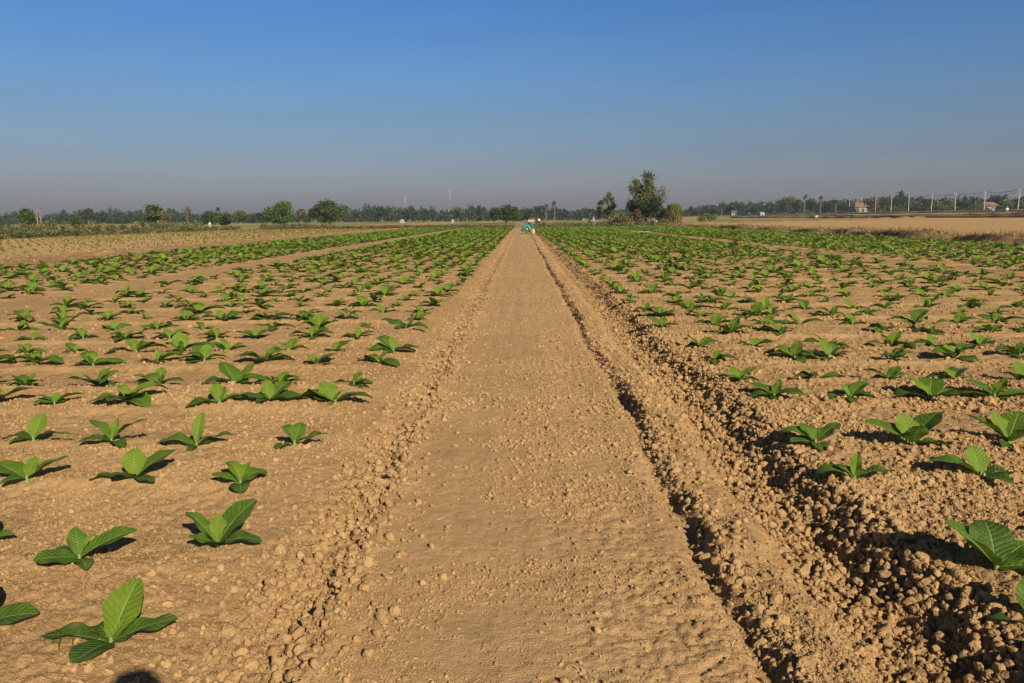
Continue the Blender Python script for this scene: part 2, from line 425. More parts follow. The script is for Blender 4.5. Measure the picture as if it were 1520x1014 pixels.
def clods():
    r = np.random.default_rng(11)
    PX, PY, SZ = [], [], []
    def zone_(n, x0, x1, y0, y1, smin, smax, pw=2.2, gauss=None):
        x, y = strip_points(n, x0, x1, y0, y1, r)
        if gauss: x = gauss[0]+gauss[1]*r.normal(size=n)
        s = smin*(smax/smin)**(r.random(n)**pw)
        keep = s > .0009*y*r.random(n); x, y, s = x[keep], y[keep], np.maximum(s, .0006*y)[keep]
        PX.append(x); PY.append(y); SZ.append(s)
    zone_(15000, 1.28, 1.92, 2.1, 75, .003, .018, 2.4)          # ditch
    zone_(9500, 1.28, 1.90, 2.1, 75, .006, .021, 1.6)
    zone_(160, 1.3, 1.88, 2.2, 14, .016, .034, 1.5)
    zone_(5500, .88, 1.3, 2.1, 60, .0025, .016, 2.8)       # berm
    zone_(3500, 0, 0, 2.1, 75, .004, .026, 2.4, (.94, .05))
    zone_(6000, 1.85, 2.7, 2.1, 40, .003, .022, 2.8)           # edge of right bed
    zone_(12000, 2.3, 13, 2.6, 34, .003, .022, 3.4)
    zone_(9500, 0, 0, 2.1, 75, .003, .026, 2.3, (-.88, .15))
    zone_(420, -4.5, 5.5, 2.3, 14, .009, .024, 2.6)    # left groove
    zone_(5500, -1.65, -1.0, 2.1, 60, .003, .020, 3.0)
    zone_(9000, -10, -1.5, 2.6, 34, .002, .013, 3.4)
    zone_(12000, -.8, .86, 2.1, 75, .0018, .006, 2.2)       # path
    zone_(3500, .05, .84, 2.1, 75, .002, .009, 3.0)
    zone_(1300, 0, 0, 2.1, 75, .0025, .013, 2.8, (.25, .12))
    zone_(7000, 1.62, 1.86, 2.1, 60, .004, .026, 2.2)     # steep bank of the ditch
    # fine crumbs everywhere near the front
    for n, y0, y1, s0, s1 in ((120000, 2.1, 7, .5, 1.15), (45000, 2.1, 7, 1.0, 1.9), (80000, 7, 30, .5, 1.4)):
        y = y0*(y1/y0)**r.random(n); x = y*r.uniform(-.72, .74, n)
        s = np.minimum(y, 9)*r.uniform(s0, s1, n)**1.0/800*(.75+.5*r.random(n))
        m_ = fbm(x*1.8, y*1.8, 3, 300); on = (x > -.78) & (x < .1)
        keep = r.random(n) < np.clip(.62+2.2*m_-.30*on, .05, 1); s = s*np.exp(r.normal(0, .32, n)); s = np.where((x > -.78) & (x < .86), s*.75, np.where(x < -1.1, s*.72, s))
        PX.append(x[keep]); PY.append(y[keep]); SZ.append(s[keep])
    x = np.concatenate(PX); y = np.concatenate(PY); s = np.concatenate(SZ)
    z = H(x, y)+s*np.where((x > 1.28) & (x < 1.92), .75, np.where((x < -.66) & (x > -1.12), .6, .22))
    P = np.stack([x, y, z], -1)
    big = (s*900/np.maximum(y, 2) > 6)
    VS = []; FS = []; n0 = 0
    for mask, sub in ((big, 3), (~big & (s*900/y > 1.8), 2), (s*900/y <= 1.8, 1)):
        sh, F = clod_shapes(sub, 14, 5+sub)
        if not mask.any(): continue
        V, Fx = scatter(sh, F, P[mask], s[mask], r)
        VS.append(V); FS.append(Fx+n0); n0 += len(V)
    print('clods', len(P), n0)
    o = link('soil_clods', np_mesh('soil_clods', np.concatenate(VS), FS, [CLODM], smooth=False))
    tag(o, 'loose brown clods of earth scattered along the path edges, the ditch and the beds', 'soil clods', kind='stuff')
clods()
def straw():
    r = np.random.default_rng(15); n = 1900
    x, y = strip_points(n, -5, 5, 2.1, 20, r)
    m = r.random(n) < .6
    x = np.where(m, r.uniform(-1.3, 1.4, n), x)
    L = .005+.022*r.random(n)**2.5*(1+(r.random(n) < .05)*2.6); w = r.uniform(.0006, .0013, n)+.00012*y
    a = r.uniform(0, 6.28, n); el = r.normal(0, .18, n)
    d = np.stack([np.cos(a)*np.cos(el), np.sin(a)*np.cos(el), np.sin(el)], -1)
    p = np.stack([-np.sin(a), np.cos(a), 0*a], -1)
    c = np.stack([x, y, H(x, y)+.006], -1); up = np.array([0, 0, 1.0])
    V = []
    for e in (-1, 1):
        for q in (p*1.0, -p*.5+up*.85, -p*.5-up*.85):
            V.append(c+d*(L*e)[:, None]+q*w[:, None])
    V = np.stack(V, 1).reshape(-1, 3)
    b = (np.arange(n)*6)[:, None]
    Q = np.concatenate([b+np.array([[0, 1, 4, 3]]), b+np.array([[1, 2, 5, 4]]), b+np.array([[2, 0, 3, 5]])])
    tag(link('straw_litter', np_mesh('straw_litter', V, Q, [STRAWM], smooth=False)), 'pale bits of dry straw strewn over the path and bare soil', 'straw', kind='stuff')
straw()

# ------------------------------------------------------------------ tobacco plants
def leaf_geo(W, curl, fold, nl, nw, seed, bend=0.0, wave=.02):
    """unit-length leaf along +X, upper side +Z.  returns V, F, UV"""
    r = np.random.default_rng(seed); ph = r.uniform(0, 6.28, 4)
    t = np.linspace(0, 1, nl+1); th = curl*(t**1.3-.15)
    dl = 1.0/nl; cxp = np.concatenate([[0], np.cumsum(np.cos(th[:-1])*dl)]); czp = np.concatenate([[0], np.cumsum(np.sin(th[:-1])*dl)])
    w = np.sin(np.pi*np.clip(.05+.95*t, 0, 1)**.92)**.64*(.6+.4*np.minimum(1, 2.2*t)); w = w/w.max()*W/2
    w = np.maximum(w, np.where(t < .5, .045*(1+2*t), 0.0)); w[-1] = 0.004
    V = []; UV = []
    for i in range(nl+1):
        for j in range(nw+1):
            u = -1+2*j/nw
            f = fold*(1-.5*t[i])
            yy = u*w[i]*math.cos(f); zz = abs(u)*w[i]*math.sin(f)
            zz += wave*u*u*math.sin(t[i]*11+ph[0]+(1.7 if u > 0 else 0))*min(1, 4*t[i]*(1-t[i]))
            zz += .0035*math.sin(6.28*9.5*(t[i]-.2*abs(u)**1.25))*(1-u*u)*min(1, 4*t[i]*(1-t[i]))*(nl > 15)
            yy += bend*t[i]**2
            n = (-math.sin(th[i]), math.cos(th[i]))
            V.append((cxp[i]+n[0]*zz, yy, czp[i]+n[1]*zz)); UV.append((j/nw, t[i]))
    F = [(i*(nw+1)+j, (i+1)*(nw+1)+j, (i+1)*(nw+1)+j+1, i*(nw+1)+j+1) for i in range(nl) for j in range(nw)]
    return np.array(V), np.array(F), np.array(UV)
LIB = {}
def leaf_mesh(wid, curl, tint, var):
    key = (wid, curl, tint, var)
    if key not in LIB:
        W = {'n': .42, 'm': .60, 'b': .78}[wid]; C = {'up': -.15, 'flat': -.45, 'droop': -.95, 'arch': -1.5}[curl]
        T = {'y': .85, 'm': .50, 'o': .18, 'w': -1.0}[tint]
        s = hash((ord(wid[0]), ord(curl[0]), ord(tint[0]), var)) % 9973
        V, F, UV = leaf_geo(W, C, {'n': .65, 'm': .36, 'b': .24}[wid]*(1-.25*var), 26, 12, s, bend=.05*(var-1), wave=.026+.014*var)
        LIB[key] = np_mesh('tobacco_leaf', V, F, [LEAFM], tint=np.full(len(V), T), uv=UV)
    return LIB[key]
def stem_mesh():
    mb = MB(); mb.tube([(0, 0, -.05), (.002, 0, .012), (0, .002, .038)], [.012, .011, .007], 8)
    V = np.concatenate(mb.V); F = [np.concatenate(f) for f in mb.F.values() if f]
    return np_mesh('tobacco_stem', V, F, [STEMM])
STEM = stem_mesh()
# each leaf: azimuth (0 right, 90 away, 180 left, 270 near), elevation, length, width key, curl key, tint key
def plant_parts(x, y, leaves, label, scale=1.0, group='tobacco plants in rows on both sides of the path'):
    z = H1(x, y, False)+.002
    e = bpy.data.objects.new('tobacco_plant', None); COL.objects.link(e); e.location = (x, y, z); e.empty_display_size = .1
    tag(e, label, 'tobacco plant', group)
    s = link('stem', STEM, e); s.scale = (scale, scale, scale)
    for k, (az, el, L, wk, ck, tk) in enumerate(leaves):
        o = link('leaf', leaf_mesh(wk, ck, tk, k % 3), e)
        L *= scale
        if el > 48: el = 48+(el-48)*.35; L *= .93
        o.rotation_euler = Euler((random.gauss(0, .12), -R(el), R(az)), 'XYZ')
        o.location = (.008*math.cos(R(az)), .008*math.sin(R(az)), (.008+.028*max(0, el)/90)*scale)
        o.scale = (L, L, L)
    return e
def random_leaves(r, small=False):
    k = .62 if small else 1.0
    sgn = r.choice([-1, 1])
    out = []
    for side in (0, 180):
        out.append((side+r.normal(0, 22)+(10 if side == 0 else -10), r.uniform(4, 28), r.uniform(.23, .34)*k, r.choice(['n', 'm', 'm']), r.choice(['flat', 'droop', 'droop']), r.choice(['o', 'o', 'm'])))
    out.append((90+r.normal(0, 35), r.uniform(40, 66), r.uniform(.15, .23)*k, r.choice(['m', 'b']), r.choice(['up', 'flat', 'droop']), 'y'))
    if r.random() < .85: out.append((r.choice([35, 145])+r.normal(0, 18), r.uniform(22, 45), r.uniform(.2, .30)*k, r.choice(['m', 'b']), r.choice(['flat', 'arch', 'droop']), r.choice(['m', 'm', 'y'])))
    if r.random() < .9: out.append((270+r.normal(0, 40), r.uniform(0, 28), r.uniform(.15, .23)*k, r.choice(['m', 'b']), r.choice(['flat', 'droop']), 'o'))
    if r.random() < .6: out.append((r.uniform(180, 360), r.uniform(45, 70), r.uniform(.10, .16)*k, 'n', 'up', 'y'))
    if r.random() < .7: out.append((r.choice([60, 120])+r.normal(0, 15), r.uniform(5, 25), r.uniform(.17, .26)*k, 'm', 'droop', 'o'))
    if r.random() < .6: out.append((r.choice([200, 340])+r.normal(0, 18), r.uniform(4, 40), r.uniform(.17, .28)*k, r.choice(['n', 'm']), r.choice(['flat', 'arch']), r.choice(['o', 'm'])))
    if r.random() < .28: out.append((r.uniform(180, 360), r.uniform(0, 6), r.uniform(.10, .19)*k, r.choice(['n', 'm']), 'droop', 'w'))
    return [(float(a), float(b), float(c), str(d), str(e), str(f)) for a, b, c, d, e, f in out]

HERO = [  # pixel of the plant's foot, leaves, label
 (165, 957, [(74, 62, .32, 'b', 'up', 'y'), (176, 9, .36, 'n', 'flat', 'o'), (14, 20, .31, 'm', 'flat', 'm'), (262, 14, .24, 'b', 'flat', 'o'), (140, 24, .20, 'm', 'arch', 'o'), (235, 55, .14, 'n', 'up', 'y'), (30, 72, .13, 'n', 'up', 'y')],
  'large tobacco plant with one broad upright leaf, nearest the camera at lower left'),
 (323, 812, [(42, 48, .30, 'b', 'flat', 'm'), (152, 38, .27, 'n', 'flat', 'm'), (100, 72, .17, 'm', 'up', 'y'), (300, 30, .17, 'm', 'flat', 'o'), (8, 14, .24, 'm', 'droop', 'o'), (215, 35, .16, 'm', 'flat', 'm')],
  'cup-shaped tobacco plant with a big raised right leaf, second row beside the path'),
 (118, 832, [(24, 28, .33, 'm', 'flat', 'm'), (186, 12, .24, 'm', 'droop', 'o'), (120, 52, .20, 'm', 'flat', 'm'), (60, 58, .16, 'n', 'up', 'y'), (225, 20, .23, 'b', 'flat', 'm'), (310, 10, .17, 'm', 'droop', 'o'), (165, 4, .26, 'm', 'flat', 'o')],
  'spreading tobacco plant with a long raised right leaf, second row near the left edge'),
 (-38, 935, [(16, 14, .30, 'b', 'flat', 'm'), (190, 10, .3, 'm', 'flat', 'o'), (90, 60, .25, 'b', 'up', 'y'), (270, 10, .2, 'm', 'flat', 'o')],
  'tobacco plant cut by the lower left picture edge, only one leaf tip showing'),
 (-32, 808, [(12, 16, .24, 'm', 'flat', 'm'), (170, 10, .3, 'm', 'flat', 'o'), (90, 60, .25, 'b', 'up', 'y')],
  'tobacco plant mostly beyond the left edge in the second row, leaf tip showing'),
 (357, 722, [(140, 62, .25, 'm', 'arch', 'y'), (290, 12, .20, 'b', 'droop', 'o'), (28, 32, .22, 'b', 'arch', 'm'), (190, 26, .21, 'm', 'flat', 'm'), (70, 66, .17, 'm', 'flat', 'y')],
  'tobacco plant with arching tall leaf, nearest the path in the third row left'),
 (200, 712, [(38, 34, .31, 'b', 'flat', 'm'), (112, 62, .23, 'b', 'flat', 'y'), (180, 5, .32, 'n', 'flat', 'o'), (255, 28, .20, 'b', 'flat', 'm'), (330, 8, .2, 'm', 'flat', 'o')],
  'tobacco plant with broad round right leaf, middle of the third row left'),
 (40, 712, [(165, 22, .28, 'm', 'flat', 'm'), (24, 32, .27, 'm', 'flat', 'm'), (90, 45, .16, 'm', 'flat', 'y'), (230, 15, .15, 'm', 'droop', 'o')],
  'V-shaped tobacco plant with two spread leaves, left end of the third row'),
 (50, 658, [(85, 72, .22, 'b', 'up', 'y'), (172, 12, .26, 'm', 'droop', 'o'), (12, 18, .27, 'n', 'droop', 'm'), (215, 10, .16, 'm', 'droop', 'o')],
  'tobacco plant with one egg-shaped upright leaf, left end of the fourth row'),
 (166, 660, [(152, 34, .29, 'n', 'flat', 'm'), (34, 40, .29, 'b', 'droop', 'm'), (80, 80, .19, 'n', 'up', 'y'), (205, 18, .22, 'm', 'droop', 'o'), (320, 12, .2, 'm', 'droop', 'o')],
  'tobacco plant with two lifted wing leaves, third from path in fourth row left'),
 (292, 664, [(95, 82, .27, 'n', 'up', 'y'), (178, 18, .31, 'm', 'droop', 'm'), (20, 24, .29, 'm', 'droop', 'm'), (270, 8, .13, 'm', 'droop', 'o'), (40, 15, .2, 'm', 'droop', 'o')],
  'tobacco plant with tall narrow centre leaf, second from path in fourth row left'),
 (437, 661, [(135, 55, .22, 'm', 'arch', 'm'), (75, 60, .18, 'b', 'flat', 'm'), (10, 20, .25, 'n', 'flat', 'o'), (235, 5, .18, 'm', 'flat', 'o')],
  'low tobacco plant with thin right leaf, nearest the path in fourth row left'),
 (1210, 660, [(165, 32, .24, 'm', 'arch', 'm'), (120, 50, .18, 'b', 'droop', 'm'), (28, 30, .25, 'm', 'flat', 'm'), (270, 10, .17, 'b', 'droop', 'o'), (200, 14, .2, 'm', 'flat', 'o')],
  'rosette tobacco plant on the ditch edge, nearest the path in third row right'),
 (1355, 662, [(160, 28, .30, 'm', 'flat', 'm'), (100, 62, .21, 'b', 'up', 'y'), (250, 52, .20, 'b', 'up', 'm'), (34, 42, .28, 'b', 'flat', 'm'), (350, 8, .24, 'm', 'droop', 'o')],
  'dense tobacco plant with lifted leaves, second from the ditch in third row right'),
 (1497, 660, [(158, 38, .30, 'n', 'flat', 'm'), (110, 68, .23, 'b', 'up', 'y'), (40, 48, .25, 'b', 'flat', 'm'), (300, 40, .2, 'b', 'up', 'm'), (230, 8, .15, 'm', 'flat', 'o')],
  'bushy tobacco plant at the right edge of the third row right of the ditch'),
 (1268, 715, [(168, 24, .26, 'b', 'arch', 'm'), (62, 58, .20, 'n', 'flat', 'y'), (8, 22, .28, 'm', 'droop', 'm'), (130, 35, .18, 'm', 'arch', 'm'), (240, 5, .15, 'm', 'flat', 'o')],
  'flat curled tobacco plant on the ditch edge, nearest the path in second row right'),
 (1455, 716, [(165, 26, .31, 'm', 'droop', 'm'), (86, 68, .21, 'b', 'flat', 'y'), (5, 10, .25, 'm', 'flat', 'o'), (300, 10, .2, 'm', 'flat', 'o')],
  'tobacco plant with long left leaf and upright heart, right part of second row right'),
 (1478, 846, [(140, 42, .26, 'b', 'flat', 'm'), (75, 46, .25, 'b', 'droop', 'o'), (345, 8, .30, 'm', 'droop', 'm'), (205, 45, .22, 'm', 'up', 'm'), (20, 30, .2, 'm', 'flat', 'm')],
  'tobacco plant folded over beside the ditch, front row at the right edge'),
 (1540, 935, [(165, 12, .17, 'm', 'flat', 'o'), (60, 50, .25, 'b', 'flat', 'm'), (20, 20, .3, 'm', 'flat', 'm')],
  'tobacco plant beyond the lower right edge, one dark leaf tip showing'),
]
ORD = 'zeroth first second third fourth fifth sixth seventh eighth ninth tenth eleventh twelfth thirteenth fourteenth fifteenth sixteenth seventeenth eighteenth nineteenth twentieth'.split()
ORD += ['twenty-'+o for o in ORD[1:10]]+['thirtieth']+['thirty-'+o for o in ORD[1:10]]
taken = []
HSC = [.78, .90, .80, .76, .70, .82, .90, .95, .93, .95, .93, .95, 1.03, 1.1, 1.05, .93, .94, 1.0, .9]
for (px, py, lv, lab), hs in zip(HERO, HSC):
    x, y = ground_at(px, py, .045)
    for _ in range(4): x, y = ground_at(px, py, H1(x, y, False))
    plant_parts(x, y, lv, lab, hs*.96); taken.append((x, y))
# merged plants in three levels of detail
def plant_geo(r, nl, nw, small=False):
    V, F, UV, T = [], [], [], []; n0 = 0
    for az, el, L, wk, ck, tk in random_leaves(r, small):
        if el > 48: el = 48+(el-48)*.35
        W = {'n': .42, 'm': .60, 'b': .78}[wk]; C = {'up': -.15, 'flat': -.45, 'droop': -.95, 'arch': -1.5}[ck]
        v, f, uv = leaf_geo(W, C, .45, nl, nw, int(r.integers(1e6)))
        m = np.array(Euler((0, -R(el), R(az)), 'XYZ').to_matrix())
        V.append((v*L)@m.T+np.array([0, 0, .008+.028*el/90])); F.append(f+n0); UV.append(uv); n0 += len(v)
        T.append(np.full(len(v), {'y': .85, 'm': .52, 'o': .20, 'w': -1.5}[tk]+r.normal(0, .08)))
    return np.concatenate(V), np.concatenate(F), np.concatenate(UV), np.concatenate(T)
rp = np.random.default_rng(21)
MID = []
for k in range(24):
    V, F, UV, T = plant_geo(rp, 10, 6, small=(k % 6 == 5)); MID.append((V, F, UV, T, np_mesh('tobacco_plant', V, F, [LEAFM], tint=T, uv=UV)))
LOW = [plant_geo(rp, 4, 2) for k in range(16)]
rows = []
for k in range(-1, 74):
    for off in (0, ROWOFF):
        Y = BED0+k*BEDP+off
        if Y < 2.5 or Y > 137: continue
        rows.append(Y)
indiv = []; crop = []
sides = [('L', -1.58, -.60, -8.5), ('LL', -10.3, -.60, -17.3), ('R', 2.0, .66, 11.3), ('RR', 13.4, .66, 24.2)]
for side, x0, dx, xe in sides:
    rno = 0
    for ri, Y in enumerate(rows):
        if side == 'R' and Y < 3.3: continue
        rno += 1; n = 0; x = x0
        while (x > xe) == (dx < 0):
            n += 1
            X = x+rp.normal(0, .055)+(.15 if rp.random() < .06 else 0); YY = Y+rp.normal(0, .05)
            miss = rp.random() < .04
            x += dx
            if any((X-a)**2+(YY-b)**2 < .40**2 for a, b in taken): continue
            if miss: continue
            p = to_px(X, YY, .05)
            s = float(np.clip(rp.normal(.97, .17), .5, 1.3))
            seen = p is not None and -12 < p[0] < 1532 and p[1] < 1030
            if Y < 5.8 and p is not None and -60 < p[0] < 1580: continue
            (indiv if seen else crop).append((YY, X, s, side, rno, n))
indiv.sort(key=lambda q: math.hypot(q[0], q[1]))
NIND = 300-len(HERO)
crop += indiv[NIND:]; indiv = indiv[:NIND]
seen_lab = set()
for i, (Y, X, s, side, rno, n) in enumerate(indiv):
    size = 'small' if s < .85 else 'large' if s > 1.12 else 'middling'
    where = {'L': 'left of path', 'R': 'right of ditch', 'LL': 'beyond the narrow left path', 'RR': 'beyond the right cross path'}[side]
    lab = f'{size} tobacco plant, {ORD[n]} from the path in {ORD[rno]} row {where}'
    if side in ('LL', 'RR'): lab = f'{size} tobacco plant, {ORD[n]} plant of {ORD[rno]} row {where}'
    if lab in seen_lab: lab += ', paler'
    seen_lab.add(lab)
    rr = np.random.default_rng(1000+i)
    if i < 95:
        e = plant_parts(X, Y, random_leaves(rr, s < .62), lab, s); e.rotation_euler.z = rr.normal(0, .25)
    else:
        o = link('tobacco_plant', MID[int(rr.integers(len(MID)))][4], None, (X, Y, H1(X, Y, False)+.002))
        o.rotation_euler.z = rr.normal(0, .4)+(math.pi if rr.random() < .15 else 0); o.scale = (s, s, s*rr.uniform(.85, 1.15))
        tag(o, lab, 'tobacco plant', 'tobacco plants in rows on both sides of the path')
def merged(items, pool, name, label, cat, mat, jit=.5):
    VS, FS, US, TS = [], [], [], []; n0 = 0
    xs = np.array([q[1] for q in items]); yv = np.array([q[0] for q in items]); zz = H(xs, yv, False)
    for q, z in zip(items, zz):
        V, F, UV, T = pool[int(rp.integers(len(pool)))][:4]
        a = rp.normal(0, jit)+(math.pi if rp.random() < .2 else 0); c, s_ = math.cos(a), math.sin(a); k = q[2]
        x = V[:, 0]*c-V[:, 1]*s_; y = V[:, 0]*s_+V[:, 1]*c
        VS.append(np.stack([x*k+q[1], y*k+q[0], V[:, 2]*k+z], -1)); FS.append(F+n0); n0 += len(V); US.append(UV); TS.append(np.where(T < -.5, T, np.clip(T+rp.normal(0, .10), 0, 1)))
    o = link(name, np_mesh(name, np.concatenate(VS), np.concatenate(FS), [mat], tint=np.concatenate(TS), uv=np.concatenate(US)))
    return tag(o, label, cat, kind='stuff')
near_c = [q for q in crop if q[0] < 34]; far_c = [q for q in crop if q[0] >= 34]
print('crop', len(indiv), len(near_c), len(far_c))
def merge_two():
    VS = []
    pool_n = [m[:4] for m in MID]
    near_q = [(q[0], q[1], q[2]*(1+.2*max(0, min(1, (q[0]-14)/20))), *q[3:]) for q in near_c]
    a = merged(near_q, pool_n, 'tobacco_crop', 'remaining tobacco plants covering the beds in rows towards the far end of the field', 'crop', LEAFM)
    b = merged([(q[0], q[1], q[2]*1.2, *q[3:]) for q in far_c], LOW, 'far_tobacco_crop', 'distant tobacco rows merging into a green carpet at the far end of the beds', 'crop', LEAFM)
merge_two()
# pale seedlings of the left field
YL = foliage('seedling_leaf', (.11, .15, .025), (.34, .33, .07), .3)
def seedling_pool():
    out = []
    for k in range(8):
        V, F, UV, T = [], [], [], []; n0 = 0
        for j in range(6):
            v, f, uv = leaf_geo(.5, -.6, .3, 2, 2, 300+k*7+j)
            m = np.array(Euler((0, -R(rp.uniform(15, 70)), rp.uniform(0, 6.28)), 'XYZ').to_matrix())
            V.append(v*rp.uniform(.12, .2)@m.T); F.append(f+n0); UV.append(uv); n0 += len(v); T.append(np.full(len(v), rp.uniform(.2, .9)))
        out.append((np.concatenate(V), np.concatenate(F), np.concatenate(UV), np.concatenate(T)))
    return out
items = []
for Y in np.arange(26, 136, .95):
    for X in np.arange(-46.8, -21.8, .62):
        if X < -.70*Y-2: continue
        if rp.random() < .30: continue
        items.append((Y+rp.normal(0, .08), X+rp.normal(0, .08), (.60+.005*Y)*rp.uniform(.6, 1.3)))
merged(items, seedling_pool(), 'young_seedlings', 'small pale green seedlings dotted over the bare left field', 'seedlings', YL, 3)

# ------------------------------------------------------------------ trees
def crown_geo(r, rx, rz, nl, leaf, lobes=9, hollow=.55, lr=1.0):
    """leaf-sized quads spread through several lobes; returns V,F,tint centred at crown centre"""
    cs = []
    for k in range(lobes):
        d = r.normal(size=3); d /= np.linalg.norm(d); rad = r.uniform(.25, .72)+(1-lr)*.35
        cs.append((d*rad*np.array([rx, rx, rz]), r.uniform(.34, .58)*lr, r.uniform(0, .8)))
    per = nl//lobes; P = []; T = []
    for c, k, t in cs:
        d = r.normal(size=(per, 3)); d /= np.linalg.norm(d, axis=1)[:, None]
        rad = hollow+(1-hollow)*r.random(per)**.6
        # twiggy clumps: gather leaves at a few points of the lobe
        q = c+d*rad[:, None]*k*np.array([rx, rx, rz*.9])
        g = q[r.integers(0, per, per)]; mixf = r.uniform(.0, .8, per)[:, None]
        P.append(q*(1-mixf)+g*mixf+r.normal(0, leaf*.5, (per, 3))); T.append(np.clip(t+r.normal(0, .2, per), 0, 1))
    P = np.concatenate(P); T = np.concatenate(T); n = len(P)
    rot = rand_rot(n, r); s = leaf*r.uniform(.5, 1.25, n)
    quad = np.array([(-.5, -.3, 0), (.1, -.5, .1), (.6, .15, 0), (-.1, .5, -.1)])
    V = np.einsum('nij,vj->nvi', rot, quad)*s[:, None, None]+P[:, None, :]
    F = np.arange(n*4).reshape(n, 4)
    return V.reshape(-1, 3), F, np.repeat(T, 4)
def trunk_mb(r, h, rad, crown_c, rx, rz, limbs=6):
    mb = MB()
    top = np.array([r.normal(0, .04*h), r.normal(0, .04*h), crown_c])
    pts = [(0, 0, -.3), (r.normal(0, .02*h), r.normal(0, .02*h), crown_c*.4), tuple(top*.8), tuple(top)]
    mb.tube(pts, [rad*1.25, rad, rad*.75, rad*.5], 8)
    for k in range(limbs):
        a = 6.28*k/limbs+r.uniform(-.4, .4); z0 = crown_c*r.uniform(.45, .95); e = np.array([math.cos(a)*rx*.75, math.sin(a)*rx*.75, crown_c+rz*r.uniform(-.5, .75)])
        s = np.array([top[0]*z0/crown_c, top[1]*z0/crown_c, z0]); m = .5*(s+e)+np.array([0, 0, .06*h])
        mb.tube([tuple(s), tuple(m), tuple(e)], [rad*.5, rad*.32, rad*.10], 6)
    return mb
def tree(x, y, h, w, label, mat=TREE_G, leaf=.35, nl=2200, lobes=10, trunk=None, clear=.18, seed=0, kind='tree', group=None, bark=BARK, hollow=.5, lr=1.0):
    r = np.random.default_rng(500+seed)
    z = H1(x, y, False)
    e = bpy.data.objects.new(kind, None); COL.objects.link(e); e.location = (x, y, z-.05); tag(e, label, kind.replace('_', ' '), group)
    base = h*clear; rz = (h-base)/2; cc = base+rz; rx = w/2
    V, F, T = crown_geo(r, rx, rz, nl, leaf, lobes, hollow, lr)
    k = .88; V = V*np.array([k, k, k])+np.array([0, 0, cc])
    # match the drawn height and width
    V[:, 2] = base+(V[:, 2]-V[:, 2].min())*(h-base)/(V[:, 2].max()-V[:, 2].min())
    V[:, :2] -= .5*(np.quantile(V[:, :2], .99, axis=0)+np.quantile(V[:, :2], .01, axis=0))
    V[:, :2] *= w/(np.quantile(V[:, 0], .995)-np.quantile(V[:, 0], .005))
    link('crown', np_mesh('crown', V, F, [mat], tint=T, smooth=False), e)
    trunk_mb(r, h, trunk or h*.025, cc, rx, rz).build('trunk', bark, e, True)
    return e
def px_tree(px, top, d, wpx, label, base=None, **kw):
    """a tree at distance d on the ground; its height from what the photo shows"""
    x = col_at(px, d); z = H1(x, d, False)
    dv = ray(px, top); zt = CAM_H+dv.z/dv.y*d
    return tree(x, d, max(1.2, zt-z), wpx*d/FPX, label, seed=int(px), **kw)
def palm(px, top, d, label, crown=2.3):
    x = col_at(px, d); z = H1(x, d, False); dv = ray(px, top); h = CAM_H+dv.z/dv.y*d-z-crown*.35
    r = np.random.default_rng(int(px)); e = bpy.data.objects.new('palm_tree', None); COL.objects.link(e); e.location = (x, d, z-.05)
    tag(e, label, 'palm tree', 'coconut palms in the far treeline')
    lx = r.normal(0, .05*h)
    MB().tube([(0, 0, -.2), (lx*.3, 0, h*.4), (lx, 0, h)], [.26, .19, .15], 7).build('trunk', BARK, e, True)
    V, F, T = [], [], []; n0 = 0
    for k in range(18):
        a = r.uniform(0, 6.28); el = r.uniform(-.6, 1.2); L = crown*r.uniform(.8, 1.15); seg = 6
        t = np.linspace(0, 1, seg+1); th = el-1.6*t**1.5
        cxp = np.concatenate([[0], np.cumsum(np.cos(th[:-1])*L/seg)]); czp = np.concatenate([[0], np.cumsum(np.sin(th[:-1])*L/seg)])
        w = .42*np.sin(np.pi*np.clip(t*.9+.1, 0, 1))
        for sd in (-1, 1):
            v = []
            for i in range(seg+1):
                for q in (0, 1):
                    lat = sd*w[i]*q; v.append((lx+cxp[i]*math.cos(a)-lat*math.sin(a), cxp[i]*math.sin(a)+lat*math.cos(a), h+czp[i]-.35*w[i]*q))
            f = [(2*i, 2*i+2, 2*i+3, 2*i+1) for i in range(seg)]
            V += v; F += [tuple(n0+j for j in g) for g in f]; n0 += len(v); T += [r.uniform(.1, .7)]*len(v)
    link('crown', np_mesh('crown', np.array(V), np.array(F), [TREE_D], tint=T, smooth=False), e)
    return e

# ---- distinct trees, left to right
px_tree(40, 306, 132, 27, 'flat-topped green tree at the left end, beside bare pale trunks', mat=TREE_B, leaf=.28, nl=1500, clear=.1, lobes=8)
px_tree(113, 316, 165, 19, 'low dark green bushy tree behind the scrub at the far left', mat=TREE_B, leaf=.3, nl=900, clear=.03)
px_tree(131, 308, 420, 22, 'hazy tree rising highest in the far treeline at left', mat=TREE_D, leaf=.8, nl=700)
px_tree(150, 313, 430, 16, 'hazy lower tree just right of the highest one at far left', mat=TREE_D, leaf=.8, nl=500)
px_tree(228, 302, 150, 31, 'dark grey-green round tree with a pale trunk behind the left scrub', mat=TREE_O, leaf=.24, nl=1700, clear=.28, bark=PALEBARK, hollow=.35)
px_tree(246, 312, 160, 18, 'thin brownish tree leaning against the dark round tree', mat=THIN, leaf=.2, nl=500, clear=.2)
px_tree(278, 304, 230, 14, 'sparse yellowish nearly leafless tree between two treeline gaps at left', mat=THIN, leaf=.25, nl=420, clear=.2, trunk=.07)
px_tree(311, 312, 215, 21, 'green tree with a small white hut at its foot', mat=TREE_G, leaf=.35, nl=1100, clear=.1)
px_tree(333, 315, 225, 24, 'low green tree right of the small white hut', mat=TREE_G, leaf=.35, nl=1000, clear=.06)
px_tree(356, 311, 220, 25, 'neat olive umbrella-shaped tree left of the two round trees', mat=TREE_O, leaf=.35, nl=1300, clear=.25)
